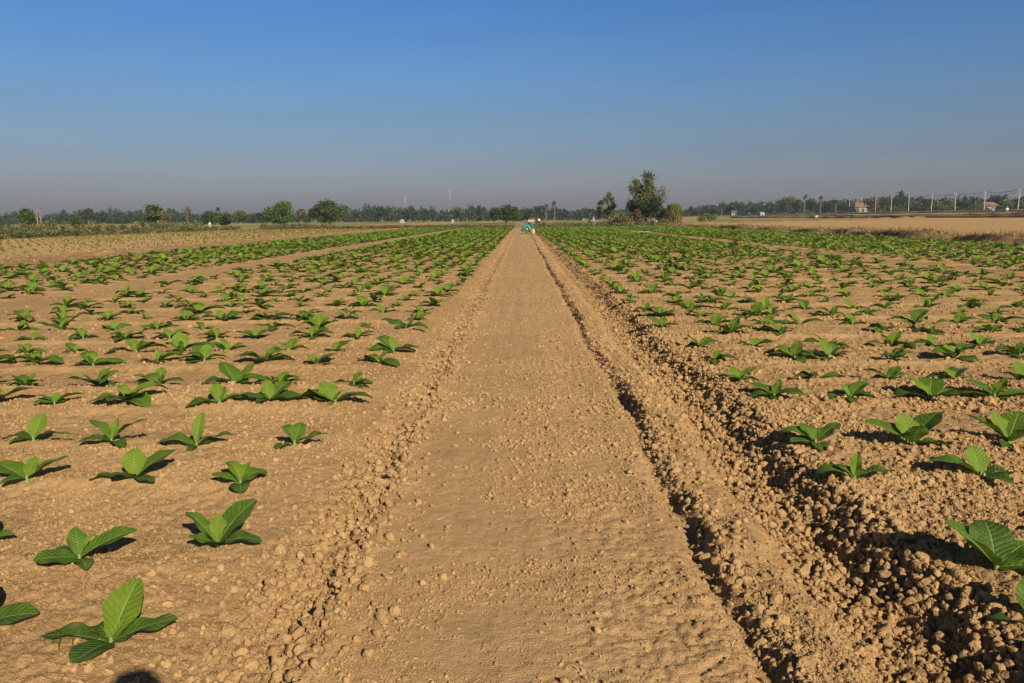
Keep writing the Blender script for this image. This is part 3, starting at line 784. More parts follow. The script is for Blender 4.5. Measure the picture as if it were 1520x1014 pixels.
px_tree(392, 312, 330, 24, 'hazy grey tree just behind the left round tree', mat=TREE_D, leaf=.6, nl=700)
px_tree(413, 297, 215, 42, 'bright green round bushy tree, left one of the pair', mat=TREE_B, leaf=.36, nl=4200, clear=.04, lobes=15)
px_tree(447, 309, 300, 19, 'thin brownish tree between the two round trees', mat=THIN, leaf=.4, nl=700, clear=.2)
px_tree(467, 308, 310, 20, 'dark slim-trunked tree touching the right round tree', mat=TREE_D, leaf=.5, nl=800, clear=.3)
px_tree(492, 293, 218, 46, 'dark green dome-shaped tree, right and taller one of the pair', mat=TREE_G, leaf=.36, nl=4800, clear=.03, lobes=16)
px_tree(568, 303, 420, 22, 'hazy tree standing above the treeline right of the round pair', mat=TREE_G, leaf=.7, nl=800)
px_tree(609, 307, 470, 24, 'hazy tree under the left radio mast', mat=TREE_D, leaf=.8, nl=700)
px_tree(634, 309, 480, 22, 'hazy rounded tree between the two radio masts', mat=TREE_D, leaf=.8, nl=700)
px_tree(679, 306, 400, 20, 'dark hazy tree just right of the tall radio mast', mat=TREE_O, leaf=.7, nl=800)
px_tree(708, 306, 560, 26, 'hazy blue-green tree halfway between mast and wide dark tree', mat=TREE_D, leaf=.9, nl=700)
px_tree(751, 302, 250, 46, 'wide dark green tree left of the path end', mat=TREE_G, leaf=.42, nl=3600, clear=.05, lobes=14)
px_tree(786, 308, 480, 16, 'hazy tree just right of the wide dark tree', mat=TREE_D, leaf=.8, nl=500)
px_tree(803, 305, 500, 18, 'hazy tree straight above the end of the path', mat=TREE_D, leaf=.8, nl=600)
px_tree(838, 309, 480, 18, 'hazy tree right of the two palms', mat=TREE_D, leaf=.8, nl=500)
px_tree(872, 307, 520, 36, 'broad hazy tree left of the small field tree', mat=TREE_D, leaf=.9, nl=1000)
palm(811, 303, 470, 'shorter hazy palm above the end of the path'); palm(824, 299, 450, 'taller hazy palm right of the path end')
palm(323, 309, 420, 'dark palm head showing over low trees at left', 2.0)
# the clump around the tall tree
px_tree(893, 296, 172, 18, 'slim left half of the small twin-topped tree, pale trunk showing', mat=TREE_O, leaf=.26, nl=900, clear=.32, bark=PALEBARK, hollow=.2, lr=.75)
px_tree(905, 283, 174, 17, 'taller narrow tree beside the tall field tree, right top of the twin', mat=TREE_O, leaf=.26, nl=1100, clear=.25, bark=PALEBARK, hollow=.2, lr=.75)
px_tree(958, 251, 165, 53, 'tallest tree in the picture, open grey-green crown, right of the path', mat=TREE_O, leaf=.27, nl=6000, clear=.2, lobes=30, hollow=.1, trunk=.22, bark=PALEBARK, lr=.74)
px_tree(944, 283, 167, 24, 'dark dense tree against the left of the tallest tree', mat=TREE_D, leaf=.3, nl=1800, clear=.12)
px_tree(966, 288, 162, 38, 'leafy green tree in front of the tallest tree', mat=TREE_G, leaf=.28, nl=2800, clear=.04, lobes=12)
px_tree(944, 308, 158, 14, 'upright russet dry shrub before the tallest tree', mat=DRY, leaf=.22, nl=800, clear=.02, kind='shrub')
px_tree(918, 313, 158, 24, 'yellow-green shrub left of the russet shrub', mat=TREE_Y, leaf=.24, nl=900, clear=.02, kind='shrub')
px_tree(926, 319, 155, 34, 'low reddish brown shrub at the foot of the clump', mat=DRY, leaf=.24, nl=1100, clear=.01, kind='shrub')
px_tree(985, 306, 168, 20, 'dark shrub between the tallest tree and the round yellow bush', mat=TREE_D, leaf=.28, nl=1000, clear=.02, kind='shrub')
px_tree(1050, 315, 190, 30, 'bright yellow-green low bush alone on the grass right of the clump', mat=TREE_Y, leaf=.26, nl=1300, clear=.0, kind='shrub')
# right treeline along the road
RT = [(1032, 306, 560, 22, TREE_D, 'hazy tree with a white roof in front, right of the bush'), (1062, 307, 560, 22, TREE_D, 'hazy low tree left of the round dark road tree'),
 (1092, 298, 480, 34, TREE_D, 'wide rounded dark tree at the left end of the road trees'), (1122, 303, 490, 26, TREE_D, 'low rounded tree beside the wide left-end road tree'),
 (1146, 301, 500, 18, TREE_D, 'low dark tree left of the two joined tall road trees'), (1166, 290, 480, 24, TREE_O, 'taller left one of two joined road trees'),
 (1183, 294, 480, 22, TREE_D, 'right one of two joined road trees, before the palm'), (1206, 294, 500, 18, TREE_D, 'narrow tree between two tall palms'),
 (1229, 297, 500, 16, TREE_D, 'small tree right of the second tall palm'), (1252, 300, 480, 20, TREE_D, 'dark low tree left of the pink roof'),
 (1291, 293, 440, 22, DRY, 'brownish tree right of the pink roof'), (1306, 291, 470, 28, TREE_D, 'broad hazy tree left of the domed tree'),
 (1332, 282, 430, 24, TREE_G, 'tall domed dark tree rising above the road trees'), (1354, 297, 420, 18, TREE_O, 'low brownish tree just right of the domed tree'),
 (1374, 294, 400, 24, TREE_D, 'dark tree behind the fourth pole from the right'), (1388, 297, 390, 18, TREE_B, 'bright green tree right of the fourth pole'),
 (1404, 295, 400, 20, TREE_O, 'olive tree left of the third pole'), (1430, 296, 370, 22, TREE_G, 'green tree between third pole and palm'),
 (1476, 288, 380, 20, TREE_D, 'spreading dark tree just right of the second pole'), (1492, 296, 340, 16, TREE_Y, 'yellow-green tree left of the last pole'),
 (1520, 289, 350, 20, TREE_D, 'dark tree at the right picture edge behind the last pole')]
for px, top, d, w, mt, lab in RT:
    px_tree(px, top, d, w, lab, mat=mt, leaf=.6, nl=1100, clear=.08, lobes=9)
palm(1193, 289, 470, 'tall palm right of the two joined road trees', 2.6); palm(1217, 291, 470, 'tall palm with pale trunk right of the narrow tree', 2.2)
palm(1240, 298, 470, 'shorter palm left of the dark low tree', 2.3); palm(1447, 292, 350, 'bushy palm left of the second pole', 2.6)
palm(1071, 303, 540, 'small hazy palm left of the wide road tree', 2.2); palm(1060, 305, 560, 'hazy palm over the yellow-green low bush', 2.0)
# dead pale trunks at far left
def dead(px, top, d, label, seed):
    x = col_at(px, d); z = H1(x, d, False); dv = ray(px, top); h = CAM_H+dv.z/dv.y*d-z
    e = bpy.data.objects.new('dead_tree', None); COL.objects.link(e); e.location = (x, d, z-.05); tag(e, label, 'dead tree', 'bare pale trunks at the left end')
    r = np.random.default_rng(seed); mb = MB()
    mb.tube([(0, 0, -.2), (.05, 0, h*.5), (r.normal(0, .12), 0, h)], [.13, .10, .03], 6)
    mb.build('trunk', PALEBARK, e, True)
    mb = MB()
    for k in range(7):
        z0 = h*r.uniform(.3, .8); a = r.uniform(0, 6.28); L = r.uniform(.4, .9)
        mb.tube([(.04, 0, z0), (.04+math.cos(a)*L*.5, math.sin(a)*L*.5, z0+L*.6), (math.cos(a)*L*.7, math.sin(a)*L*.7, z0+L*1.2)], [.05, .035, .012], 5)
    mb.build('branches', PALEBARK, e, True)
dead(55, 308, 128, 'taller bare pale trunk beside the flat-topped tree', 1); dead(60, 312, 127, 'shorter bare pale trunk, right of the taller one', 2)
# round pampas-like grass clump
def blades(P, hgt, wid, r, lean=.35, droop=.3, seg=2):
    n = len(P); a = r.uniform(0, 6.28, n); h = hgt*r.uniform(.6, 1.25, n); w = wid*r.uniform(.6, 1.3, n); l = lean*r.random(n)
    dx = np.cos(a); dy = np.sin(a); px_ = -dy; py_ = dx
    V = []
    for k in range(seg+1):
        t = k/seg; off = h*(l*t+droop*t*t*l); zz = h*t*(1-.25*l*t); ww = w*(1-t*.9)
        for s in (-1, 1):
            V.append(np.stack([P[:, 0]+dx*off+px_*ww*s*.5, P[:, 1]+dy*off+py_*ww*s*.5, P[:, 2]+zz], -1))
    m = 2*(seg+1); V = np.stack(V, 1).reshape(-1, 3); b = (np.arange(n)*m)[:, None]
    F = np.concatenate([b+np.array([[2*k, 2*k+1, 2*k+3, 2*k+2]]) for k in range(seg)])
    return V, F, m
def grass_clump(px, top, d, wpx, label):
    x = col_at(px, d); z = H1(x, d, False); dv = ray(px, top); h = CAM_H+dv.z/dv.y*d-z; w = wpx*d/FPX
    r = np.random.default_rng(77); n = 1500
    e = bpy.data.objects.new('grass_clump', None); COL.objects.link(e); e.location = (x, d, z-.05); tag(e, label, 'grass clump')
    a = r.uniform(0, 6.28, n); rr = .28*w*np.sqrt(r.random(n)); P = np.stack([rr*np.cos(a), rr*np.sin(a), 0*a], -1)
    # fountain of blades
    ou = np.clip(r.normal(.45, .3, n), 0, 1.1); seg = 4; V = []
    ha = h*(1-.45*ou**2)*r.uniform(.75, 1.05, n)
    for k in range(seg+1):
        t = k/seg; rad = rr+(w*.36)*ou*t**1.4; zz = ha*np.sin(np.minimum(1.0, t*1.02)*(1.57+.6*ou)); wd = .09*(1-.8*t)
        for s in (-1, 1):
            V.append(np.stack([np.cos(a)*rad-np.sin(a)*wd*s, np.sin(a)*rad+np.cos(a)*wd*s, zz], -1))
    m = 2*(seg+1); V = np.stack(V, 1).reshape(-1, 3); b = (np.arange(n)*m)[:, None]
    F = np.concatenate([b+np.array([[2*k, 2*k+1, 2*k+3, 2*k+2]]) for k in range(seg)])
    link('green_blades', np_mesh('green_blades', V, F, [TREE_Y], tint=np.repeat(r.uniform(0, 1, n), m), smooth=False), e)
    n2 = 260; a2 = r.uniform(0, 6.28, n2); P2 = np.stack([.33*w*np.cos(a2), .33*w*np.sin(a2), 0*a2], -1)
    V2, F2, m2 = blades(P2, h*.65, .09, r, .35)
    link('dry_blades', np_mesh('dry_blades', V2, F2, [DRY], tint=np.repeat(r.uniform(.4, 1, n2), m2), smooth=False), e)
grass_clump(1000, 302, 160, 30, 'round fountain-like clump of tall yellow-green grass right of the tallest tree')

ROADX_ = 190
SCRUBG = foliage('roadside_leaf', (.04, .07, .02), (.16, .165, .05), .2)
# ---- far woods and scrub that read as one mass
def mass(name, label, cat, pts, mat, leaf, per, seed):
    r = np.random.default_rng(seed); VS, FS, TS = [], [], []; n0 = 0
    for x, y, h, w in pts:
        z = H1(x, y, False)
        V, F, T = crown_geo(r, w/2, h/2, per, leaf, 4, .3)
        V = V*np.array([1, 1, h/(V[:, 2].max()-V[:, 2].min())]); V = V+np.array([x, y, z+h*.46]); T = np.clip(T+r.normal(0, .3), 0, 1); VS.append(V); FS.append(F+n0); n0 += len(V); TS.append(T)
    o = link(name, np_mesh(name, np.concatenate(VS), np.concatenate(FS), [mat], tint=np.concatenate(TS), smooth=False))
    return tag(o, label, cat, kind='stuff')
r9 = np.random.default_rng(90)
pts = []
TOPS = [(-40, 318), (0, 320), (60, 320), (130, 314), (200, 317), (260, 315), (300, 319), (360, 320), (440, 319), (520, 311), (560, 310), (600, 311), (650, 313), (700, 310), (740, 312), (790, 311), (830, 312), (850, 316), (880, 312), (930, 313), (1000, 314), (1050, 307), (1100, 303), (1150, 302), (1200, 298), (1260, 299), (1320, 295), (1400, 297), (1480, 297), (1560, 295)]
for px in np.arange(-60, 1580, 1.9):
    d = float(r9.uniform(480, 640)) if px < 1000 else float(np.interp(px, (1000, 1200, 1520), (600, 540, 400)))*r9.uniform(.95, 1.15)
    top = np.interp(px, [t[0] for t in TOPS], [t[1] for t in TOPS])+r9.normal(-2.0, 2.4)
    x = col_at(px, d); z = H1(x, d, False); dv = ray(px, top); h = CAM_H+dv.z/dv.y*d-z
    pts.append((x, d, max(2.5, h), r9.uniform(5, 10)))
mass('far_woods', 'hazy far line of trees along the horizon', 'woods', pts, TREE_D, 1.0, 150, 91)
pts = []
for Y in np.arange(225, 620, 1.6):
    pts.append((ROADX_+r9.normal(5, 2.5), Y, r9.uniform(1.2, 3.4)*(1 if r9.random() < .8 else 1.9), r9.uniform(2, 5)))
mass('roadside_scrub', 'bushes and small trees crowding the far side of the road at right', 'bushes', pts, SCRUBG, .5, 90, 92)
# scrub along the left field edge and the far end
def scrub():
    r = np.random.default_rng(95); pts = []
    for k in range(480):
        Y = r.uniform(52, 140); X = -47.5-abs(r.normal(0, 1))*7-1.0
        pts.append((X, Y, r.uniform(.3, 1.1)**1.3*(1.6 if X < -53 else .85), r.uniform(.8, 2.6)))
    for k in range(420):
        X = r.uniform(-52, -2); Y = r.uniform(146, 190)
        pts.append((X, Y, r.uniform(.3, .9)*(1.2 if X < -44 else .4), r.uniform(.8, 2.2)))
    for k in range(260):
        X = r.uniform(3, 30); Y = r.uniform(143, 175)
        pts.append((X, Y, r.uniform(.3, .8)*(1.4 if X > 14 else 1), r.uniform(.8, 2.2)))
    mass('scrub', 'low green and brown scrub beyond the left field and the far end', 'scrub', pts, SCRUBM, .17, 150, 96)
    pts = []
    for k in range(330):
        X = r.uniform(-46, 8); pts.append((X, 141.5+.02*X+r.normal(0, 1.0), r.uniform(.14, .42), r.uniform(.8, 1.8)))
    m2 = foliage('dark_brown_scrub', (.12, .07, .035), (.28, .165, .08), .1)
    mass('dry_scrub', 'dark reddish brown dry weeds on the bank across the far end', 'weeds', [p for p in pts if abs(p[0]) > 1.2], m2, .17, 110, 97)
scrub()
def grass_field(name, label, n, fx, mat, h, w, seed):
    r = np.random.default_rng(seed); x, y = fx(r, n); P = np.stack([x, y, H(x, y)-.01], -1)
    V, F, m = blades(P, h, w, r, .6)
    tag(link(name, np_mesh(name, V, F, [mat], tint=np.repeat(r.uniform(0, 1, n), m), smooth=False)), label, 'grass', kind='stuff')
def fx1(r, n):     # green strips right of the bank, right bands and far left meadow
    x = np.concatenate([r.uniform(27.6, 31, n//3), r.uniform(20, 31, n//4), r.uniform(84, 185, n-n//3-n//4)])
    y = np.concatenate([r.uniform(60, 168, n//3), r.uniform(139, 190, n//4), r.uniform(120, 400, n-n//3-n//4)])
    return x, y
grass_field('grass', 'green grass on the strip beyond the bank and the far right meadow', 24000, fx1, GRASSM, .34, .10, 120)
def fx2(r, n):
    x = 26.6+r.normal(0, .75, n); y = 30+108*r.random(n)**1.4
    return x, y
grass_field('dry_grass', 'pale yellow straw tufts along the ridge of the right bank', 8000, fx2, DRYG, .26, .045, 121)
def fx3(r, n):
    return r.uniform(28.5, 84, n), 38+128*r.random(n)**1.3
grass_field('stubble', 'short tan stubble covering the bare right field', 22000, fx3, STUBB, .055, .05, 122)
def fx4(r, n):
    return np.where(r.random(n) < .5, r.uniform(-21, -17.9, n), -21.3+r.normal(0, .4, n)), 24+112*r.random(n)**1.3
grass_field('dry_weeds', 'dry brown weeds on the ploughed strip beside the pale left field', 3500, fx4, DRYG, .14, .04, 123)
def small_green(r, n):
    x, y = ground_at(95, 968, .05)[0]+r.normal(0, .03, n), ground_at(95, 968, .05)[1]+r.normal(0, .03, n)
    return x, y
grass_field('grass_sprouts', 'tiny green grass sprouts beside the nearest tobacco plant', 14, small_green, GRASSM, .07, .004, 124)

# ------------------------------------------------------------------ road side poles, wires, masts, houses
CONC = plain('concrete', (.46, .44, .41), .8); STEEL = plain('galvanised_steel', (.45, .46, .48), .5, .3); REDP = plain('red_paint', (.32, .13, .11), .5); WHITEP = plain('white_paint', (.80, .79, .76), .6)
BLACK = plain('black_cable', (.03, .03, .03), .6)
ROADX = 190
poles = []
plab = ['utility pole nearest the right edge, tallest of the row', 'second utility pole from the right edge', 'third utility pole from the right edge', 'fourth utility pole from the right edge', 'fifth utility pole, right of the domed tree',
        'utility pole in front of the domed tree', 'utility pole left of the domed tree', 'utility pole right beside the pink roof', 'utility pole left of the pink roof', 'thin utility pole near the shorter palm']
PP = [1510, 1460, 1417, 1382, 1348, 1322, 1299, 1278, 1260, 1228]
for px, lab in zip(PP, plab):
    k = ray(px, 318); d = ROADX*k.y/k.x; x = ROADX; z = H1(x, d, False)
    e = bpy.data.objects.new('utility_pole', None); COL.objects.link(e); e.location = (x, d, z-.1); e.rotation_euler = (random.gauss(0, .012), random.gauss(0, .015), 0); tag(e, lab, 'utility pole', 'utility poles along the road')
    MB().box((0, 0, 4.0), (.19, .19, 8.2)).box((0, 0, 1.2), (.23, .23, 2.4)).build('post', CONC, e)
    MB().box((0, 0, 7.7), (1.7, .10, .10)).box((0, 0, 6.9), (1.1, .08, .08)).build('crossarm', CONC, e)
    mb = MB()
    for s in (-.75, -.25, .25, .75): mb.lathe([(.0, 7.76), (.06, 7.76), (.045, 7.83), (.06, 7.88), (.0, 7.92)], (s, 0, 0), 8)
    mb.build('insulator', WHITEP, e)
    poles.append(Vector((x, d, z-.1)))
far = poles[0]+Vector((0, -22, 0)); seq = [far]+poles
for (i, a), b in zip(enumerate(seq[:-1]), seq[1:]):
    mb = MB()
    for s in (-.75, .75, 0):
        pts = []
        for k in range(9):
            t = k/8; p = a.lerp(b, t); pts.append((p.x+s, p.y, p.z+(7.9 if s else 6.95)-.7*4*t*(1-t)))
        mb.tube(pts, .05, 4, False)
    o = mb.build('overhead_wires', BLACK)
    tag(o, ('overhead wires running past the last pole to the right edge' if i == 0 else 'overhead wires slung between the %s and %s poles from the right' % (ORD[i], ORD[i+1])), 'wires', 'overhead wires between the road poles')
def mast(px, top, d, label, w=1.6, red=True):
    x = col_at(px, d); z = H1(x, d, False); dv = ray(px, top); h = CAM_H+dv.z/dv.y*d-z
    e = bpy.data.objects.new('radio_mast', None); COL.objects.link(e); e.location = (x, d, z); tag(e, label, 'radio mast')
    nb = 10; parts = [MB(), MB()]
    for k in range(nb):
        z0 = h*k/nb*.92; z1 = h*(k+1)/nb*.92; m = parts[k % 2]; w0 = w*(1-.5*k/nb); w1 = w*(1-.5*(k+1)/nb)
        for sx, sy in ((-1, -1), (1, -1), (1, 1), (-1, 1)):
            m.tube([(sx*w0/2, sy*w0/2, z0), (sx*w1/2, sy*w1/2, z1)], .04, 4, False)
        for (a, b), (c, f) in (((-1, -1), (1, -1)), ((1, -1), (1, 1)), ((1, 1), (-1, 1)), ((-1, 1), (-1, -1))):
            m.tube([(a*w0/2, b*w0/2, z0), (c*w1/2, f*w1/2, z1)], .02, 4, False); m.tube([(c*w0/2, f*w0/2, z0), (a*w1/2, b*w1/2, z1)], .02, 4, False)
    parts[0].build('red_lattice' if red else 'lattice', REDP if red else STEEL, e); parts[1].build('white_lattice' if red else 'lattice', STEEL, e)
    mb = MB()
    for k in range(3):
        a = k*2.1; 
        for dz in (.78, .90): mb.box((math.cos(a)*w*.55, math.sin(a)*w*.55, h*dz), (.24, .24, 2.2))
    mb.build('antenna_panels', STEEL, e)
    MB().tube([(0, 0, h*.9), (0, 0, h)], [.07, .03], 5).build('lightning_rod', STEEL, e)
mast(668, 280, 900, 'tall red and white radio mast above the left treeline', 1.7)
mast(602, 291, 950, 'thinner grey lattice mast left of the tall radio mast', 1.6, False)
ROOFR = plain('red_tile_roof', (.22, .13, .10), .8); WALLP = plain('house_wall', (.28, .23, .19), .85); WALLW = plain('white_wall', (.36, .35, .33), .8); DARKW = plain('dark_opening', (.04, .04, .045), .3); GREYR = plain('grey_roof', (.42, .42, .42), .7)
def house(px, d, w, dep, h, rh, label, wall=WALLP, roof=ROOFR, name='house', base=None):
    x = col_at(px, d); z = H1(x, d, False)
    e = bpy.data.objects.new(name, None); COL.objects.link(e); e.location = (x, d, z-.1); e.rotation_euler.z = R(8); tag(e, label, 'house' if name == 'house' else name.replace('_', ' '))
    MB().box((0, 0, h/2), (w, dep, h)).build('wall', wall, e)
    o = min(.5, w*.07); mb = MB()
    V = [(-w/2-o, -dep/2-o, h-.1), (w/2+o, -dep/2-o, h-.1), (w/2+o, dep/2+o, h-.1), (-w/2-o, dep/2+o, h-.1), (-w/2*.6, 0, h+rh), (w/2*.6, 0, h+rh)]
    mb.add(V, [(0, 1, 5, 4), (2, 3, 4, 5)]); mb.add(V, [(1, 2, 5), (3, 0, 4)]); mb.add(V, [(3, 2, 1, 0)])
    mb.build('roof', roof, e)
    for s in (-.28, .28):
        f = MB().box((s*w, -dep/2-.02, h*.55), (w*.16, .06, h*.38)).build('window', WHITEP, e)
        MB().box((s*w, -dep/2-.055, h*.55), (w*.13, .03, h*.32)).build('pane', DARKW, f)
    MB().box((0, -dep/2-.025, h*.36), (w*.13, .06, h*.72)).build('door', DARKW, e)
house(1275, 455, 9, 7, 3.2, 2.6, 'house with a pale pink-red hipped roof among the road trees')
house(1464, 372, 8, 7, 2.4, 1.8, 'low house with reddish roof behind the second pole')
house(597, 330, 1.7, 2, 1.2, .4, 'small white house under the treeline left of the tall mast', WALLW, GREYR)
house(311, 205, .55, .8, .9, .5, 'tiny white hut in front of the green tree at left', WALLW, GREYR, 'hut')
house(1087, 520, 2.2, 3, 4.4, .4, 'pale building with white roof among the left-end road trees', WALLW, WHITEP, 'building')
house(1135, 640, 2.6, 3, 7.4, .5, 'white building top showing between two low road trees', WALLW, WHITEP, 'building')
house(1040, 660, 1.8, 3, 7.2, .4, 'white rooftop in the haze right of the round grass clump', WALLW, WHITEP, 'building')
house(1130, 430, 2.4, 3, 1.5, .4, 'low white shed at the roadside below the low rounded tree', WALLW, GREYR, 'shed')
house(672, 320, 1.0, 1.5, 1.0, .4, 'tiny pale shed in front of the dark hazy tree', WALLW, GREYR, 'shed')
# low earth dikes between the far fields
def dike(X0, Y0, X1, Y1, h, wd, seed):
    n = 160; t = np.linspace(0, 1, n); x = X0+(X1-X0)*t+1.5*vnoise(t*14, t*0, seed); y = Y0+(Y1-Y0)*t
    dx, dy = X1-X0, Y1-Y0; L = math.hypot(dx, dy); px_, py_ = -dy/L, dx/L; z = H(x, y, False); hh = h*(.8+.7*vnoise(t*60, t*0, seed+1)); V = []
    for o, k in ((-1, -.15), (-.45, .85), (.1, 1.0), (.6, .6), (1, -.15)):
        V.append(np.stack([x+px_*wd*o, y+py_*wd*o, z+np.where(k < 0, -.15, hh*k)], -1))
    V = np.stack(V, 1).reshape(-1, 3); F = [(i*5+j, i*5+j+1, (i+1)*5+j+1, (i+1)*5+j) for i in range(n-1) for j in range(4)]
    tag(link('earth_bank', np_mesh('earth_bank', V, np.array(F), [BANKM])), kind='structure')
for k, (X, Y0, Y1, h) in enumerate(((85, 128, 330, .55), (108, 150, 420, .45), (136, 190, 520, .5), (164, 225, 620, .6))): dike(X, Y0, X, Y1, h, .8, 700+k*3)
dike(28, 169, 84, 168, .4, .7, 730)
# road along the right
def road():
    Y = np.linspace(150, 900, 120); V = []; F = []
    for i, y in enumerate(Y):
        for s in (-3.2, 3.2):
            V.append((ROADX-8+s, y, H1(ROADX-8+s, y, False)+.42))
        for s in (-5.5, 5.5): V.append((ROADX-8+s, y, H1(ROADX-8+s, y, False)-.3))
    for i in range(len(Y)-1):
        a = i*4; F += [(a, a+1, a+5, a+4), (a+2, a, a+4, a+6), (a+1, a+3, a+7, a+5)]
    tag(link('road', np_mesh('road', np.array(V), np.array(F), [soil('road_surface', (.20, .19, .17), (.24, .22, .20), (.17, .16, .14), .02)])), kind='structure')
road()

# ------------------------------------------------------------------ people
SKIN = plain('skin', (.32, .18, .11), .6); HAIR = plain('hair', (.02, .018, .015), .6)
def cloth(name, c): return plain(name, c, .85, var=.2, scale=8)
def skin_obj(name, verts, edges, radii, mat, parent, root=0, sub=1):
    me = bpy.data.meshes.new(name); me.from_pydata([tuple(v) for v in verts], edges, []); me.materials.append(mat)
    o = link(name, me, parent)
    md = o.modifiers.new('skin', 'SKIN'); md.use_smooth_shade = True
    sv = me.skin_vertices[0].data if me.skin_vertices else None
    if sv is None:
        bpy.context.view_layer.objects.active = o; o.select_set(True); sv = me.skin_vertices[0].data
    for i, r in enumerate(radii): sv[i].radius = (r, r) if not hasattr(r, '__len__') else r; sv[i].use_root = (i == root)
    s = o.modifiers.new('sub', 'SUBSURF'); s.levels = sub; s.render_levels = sub
    return o
POSES = {
 'stand': dict(pel=(0, 0, .95), chest=(0, .0, 1.32), neck=(0, .01, 1.47), head=(0, -.02, 1.62), sho=(.19, 0, 1.40), elb=(.25, .02, 1.13), hand=(.25, -.08, .90), hip=(.10, 0, .90), knee=(.11, -.02, .50), ank=(.12, .02, .08)),
 'bend':  dict(pel=(0, .18, .90), chest=(0, -.22, .98), neck=(0, -.38, .96), head=(0, -.52, .90), sho=(.18, -.28, .96), elb=(.20, -.34, .68), hand=(.14, -.42, .42), hip=(.11, .17, .86), knee=(.14, .02, .48), ank=(.18, .05, .08)),
 'shoot': dict(pel=(0, 0, .95), chest=(0, .0, 1.32), neck=(0, .0, 1.46), head=(0, .02, 1.60), sho=(.19, 0, 1.40), elb=(.27, .14, 1.22), hand=(.09, .10, 1.54), hip=(.10, 0, .90), knee=(.11, .02, .50), ank=(.12, -.02, .08)),
}
def person(x, y, rz, pose, label, shirt, trousers, hat=None, z=None, name='person'):
    J = {k: Vector(v) for k, v in POSES[pose].items()}
    sgn = lambda v, s: Vector((v.x*s, v.y, v.z))
    e = bpy.data.objects.new(name, None); COL.objects.link(e); e.location = (x, y, H1(x, y, False) if z is None else z); e.rotation_euler.z = rz
    tag(e, label, 'person')
    fwd = -1 if pose != 'shoot' else 1
    V = [J['pel'], J['chest'], J['neck'], J['head']]; E = [(0, 1), (1, 2), (2, 3)]; Rr = [.125, .14, .055, .092]
    hd = (J['head']-J['neck']).normalized()
    V.append(J['head']+hd*.085); E.append((3, 4)); Rr.append(.085)
    for s in (-1, 1):
        i = len(V); V += [sgn(J['sho'], s), sgn(J['elb'], s), sgn(J['hand'], s)]; E += [(1, i), (i, i+1), (i+1, i+2)]; Rr += [.06, .043, .028]
        d = (J['hand']-J['elb']).normalized(); d = sgn(d, s); h = sgn(J['hand'], s); p = h+d*.07
        q = len(V); V.append(p); E.append((i+2, q)); Rr.append((.036, .022))
        side = d.cross(Vector((0, 1, 0))) if abs(d.y) < .8 else d.cross(Vector((1, 0, 0))); side.normalize(); curl = Vector((0, fwd*.35, -.1))
        for k, L in enumerate((.075, .085, .08, .062)):
            a = p+side*(-.028+.019*k)+d*.02; m = a+d*L*.55; t = m+(d+curl).normalized()*L*.45
            n = len(V); V += [a, m, t]; E += [(q, n), (n, n+1), (n+1, n+2)]; Rr += [.0095, .009, .0075]
        n = len(V); a = h+d*.03-side*.035; V += [a, a+(d-side*.6).normalized()*.05]; E += [(i+2, n), (n, n+1)]; Rr += [.011, .009]
        i = len(V); V += [sgn(J['hip'], s), sgn(J['knee'], s), sgn(J['ank'], s), sgn(J['ank'], s)+Vector((0, fwd*.13, -.04))]; E += [(0, i), (i, i+1), (i+1, i+2), (i+2, i+3)]; Rr += [.085, .058, .042, .038]
    body = skin_obj('body', V, E, Rr, SKIN, e)
    # face
    f = Vector((0, fwd, 0)); up = hd
    if pose == 'bend': f = Vector((0, -.45, -.9)); 
    f = (f-up*f.dot(up)).normalized(); c = J['head']+up*.03; sd = up.cross(f)
    mb = MB(); mb.ball(c+f*.098-up*.018, (.016, .02, .022), 8, 5); mb.build('nose', SKIN, body, True)
    for s in (-1, 1):
        MB().ball(c+f*.082+sd*s*.034+up*.012, .012, 8, 5).build('eye', HAIR, body, True)
        MB().ball(c+sd*s*.092, (.014, .022, .032), 8, 5).build('ear', SKIN, body, True)
    MB().tube([c+f*.088-up*.06-sd*.025, c+f*.094-up*.06, c+f*.088-up*.06+sd*.025], .007, 5).build('mouth', cloth('lip', (.28, .10, .08)), body, True)
    # clothes
    V = [J['pel'], J['chest'], J['chest'].lerp(J['neck'], .55)]; E = [(0, 1), (1, 2)]; Rr = [.145, .16, .085]
    for s in (-1, 1):
        i = len(V); V += [sgn(J['sho'], s), sgn(J['elb'], s), sgn(J['elb'].lerp(J['hand'], .85), s)]; E += [(1, i), (i, i+1), (i+1, i+2)]; Rr += [.08, .062, .048]
    skin_obj('shirt', V, E, Rr, shirt, e)
    V = [J['pel']+Vector((0, 0, .02))]; E = []; Rr = [.14]
    for s in (-1, 1):
        i = len(V); V += [sgn(J['hip'], s), sgn(J['knee'], s), sgn(J['ank'], s)+Vector((0, 0, .05))]; E += [(0, i), (i, i+1), (i+1, i+2)]; Rr += [.105, .078, .066]
    skin_obj('trousers', V, E, Rr, trousers, e)
    ax = Matrix.Rotation(0, 3, 'X')
    q = Vector((0, 0, 1)).rotation_difference(up)
    if hat:
        o = MB().lathe([(.0, .15), (.07, .145), (.10, .10), (.11, .06), (.21, .04), (.215, .035), (.11, .05), (.10, .05)], (0, 0, 0), 14).build('hat', hat, e, True)
        o.rotation_mode = 'QUATERNION'; o.rotation_quaternion = q; o.location = c
    else:
        o = MB().lathe([(.0, .135), (.06, .125), (.098, .07), (.103, .02), (.10, -.02), (.09, -.03)], (0, 0, 0), 14).build('hair', HAIR, e, True)
        o.rotation_mode = 'QUATERNION'; o.rotation_quaternion = q; o.location = c-f*.014
    return e
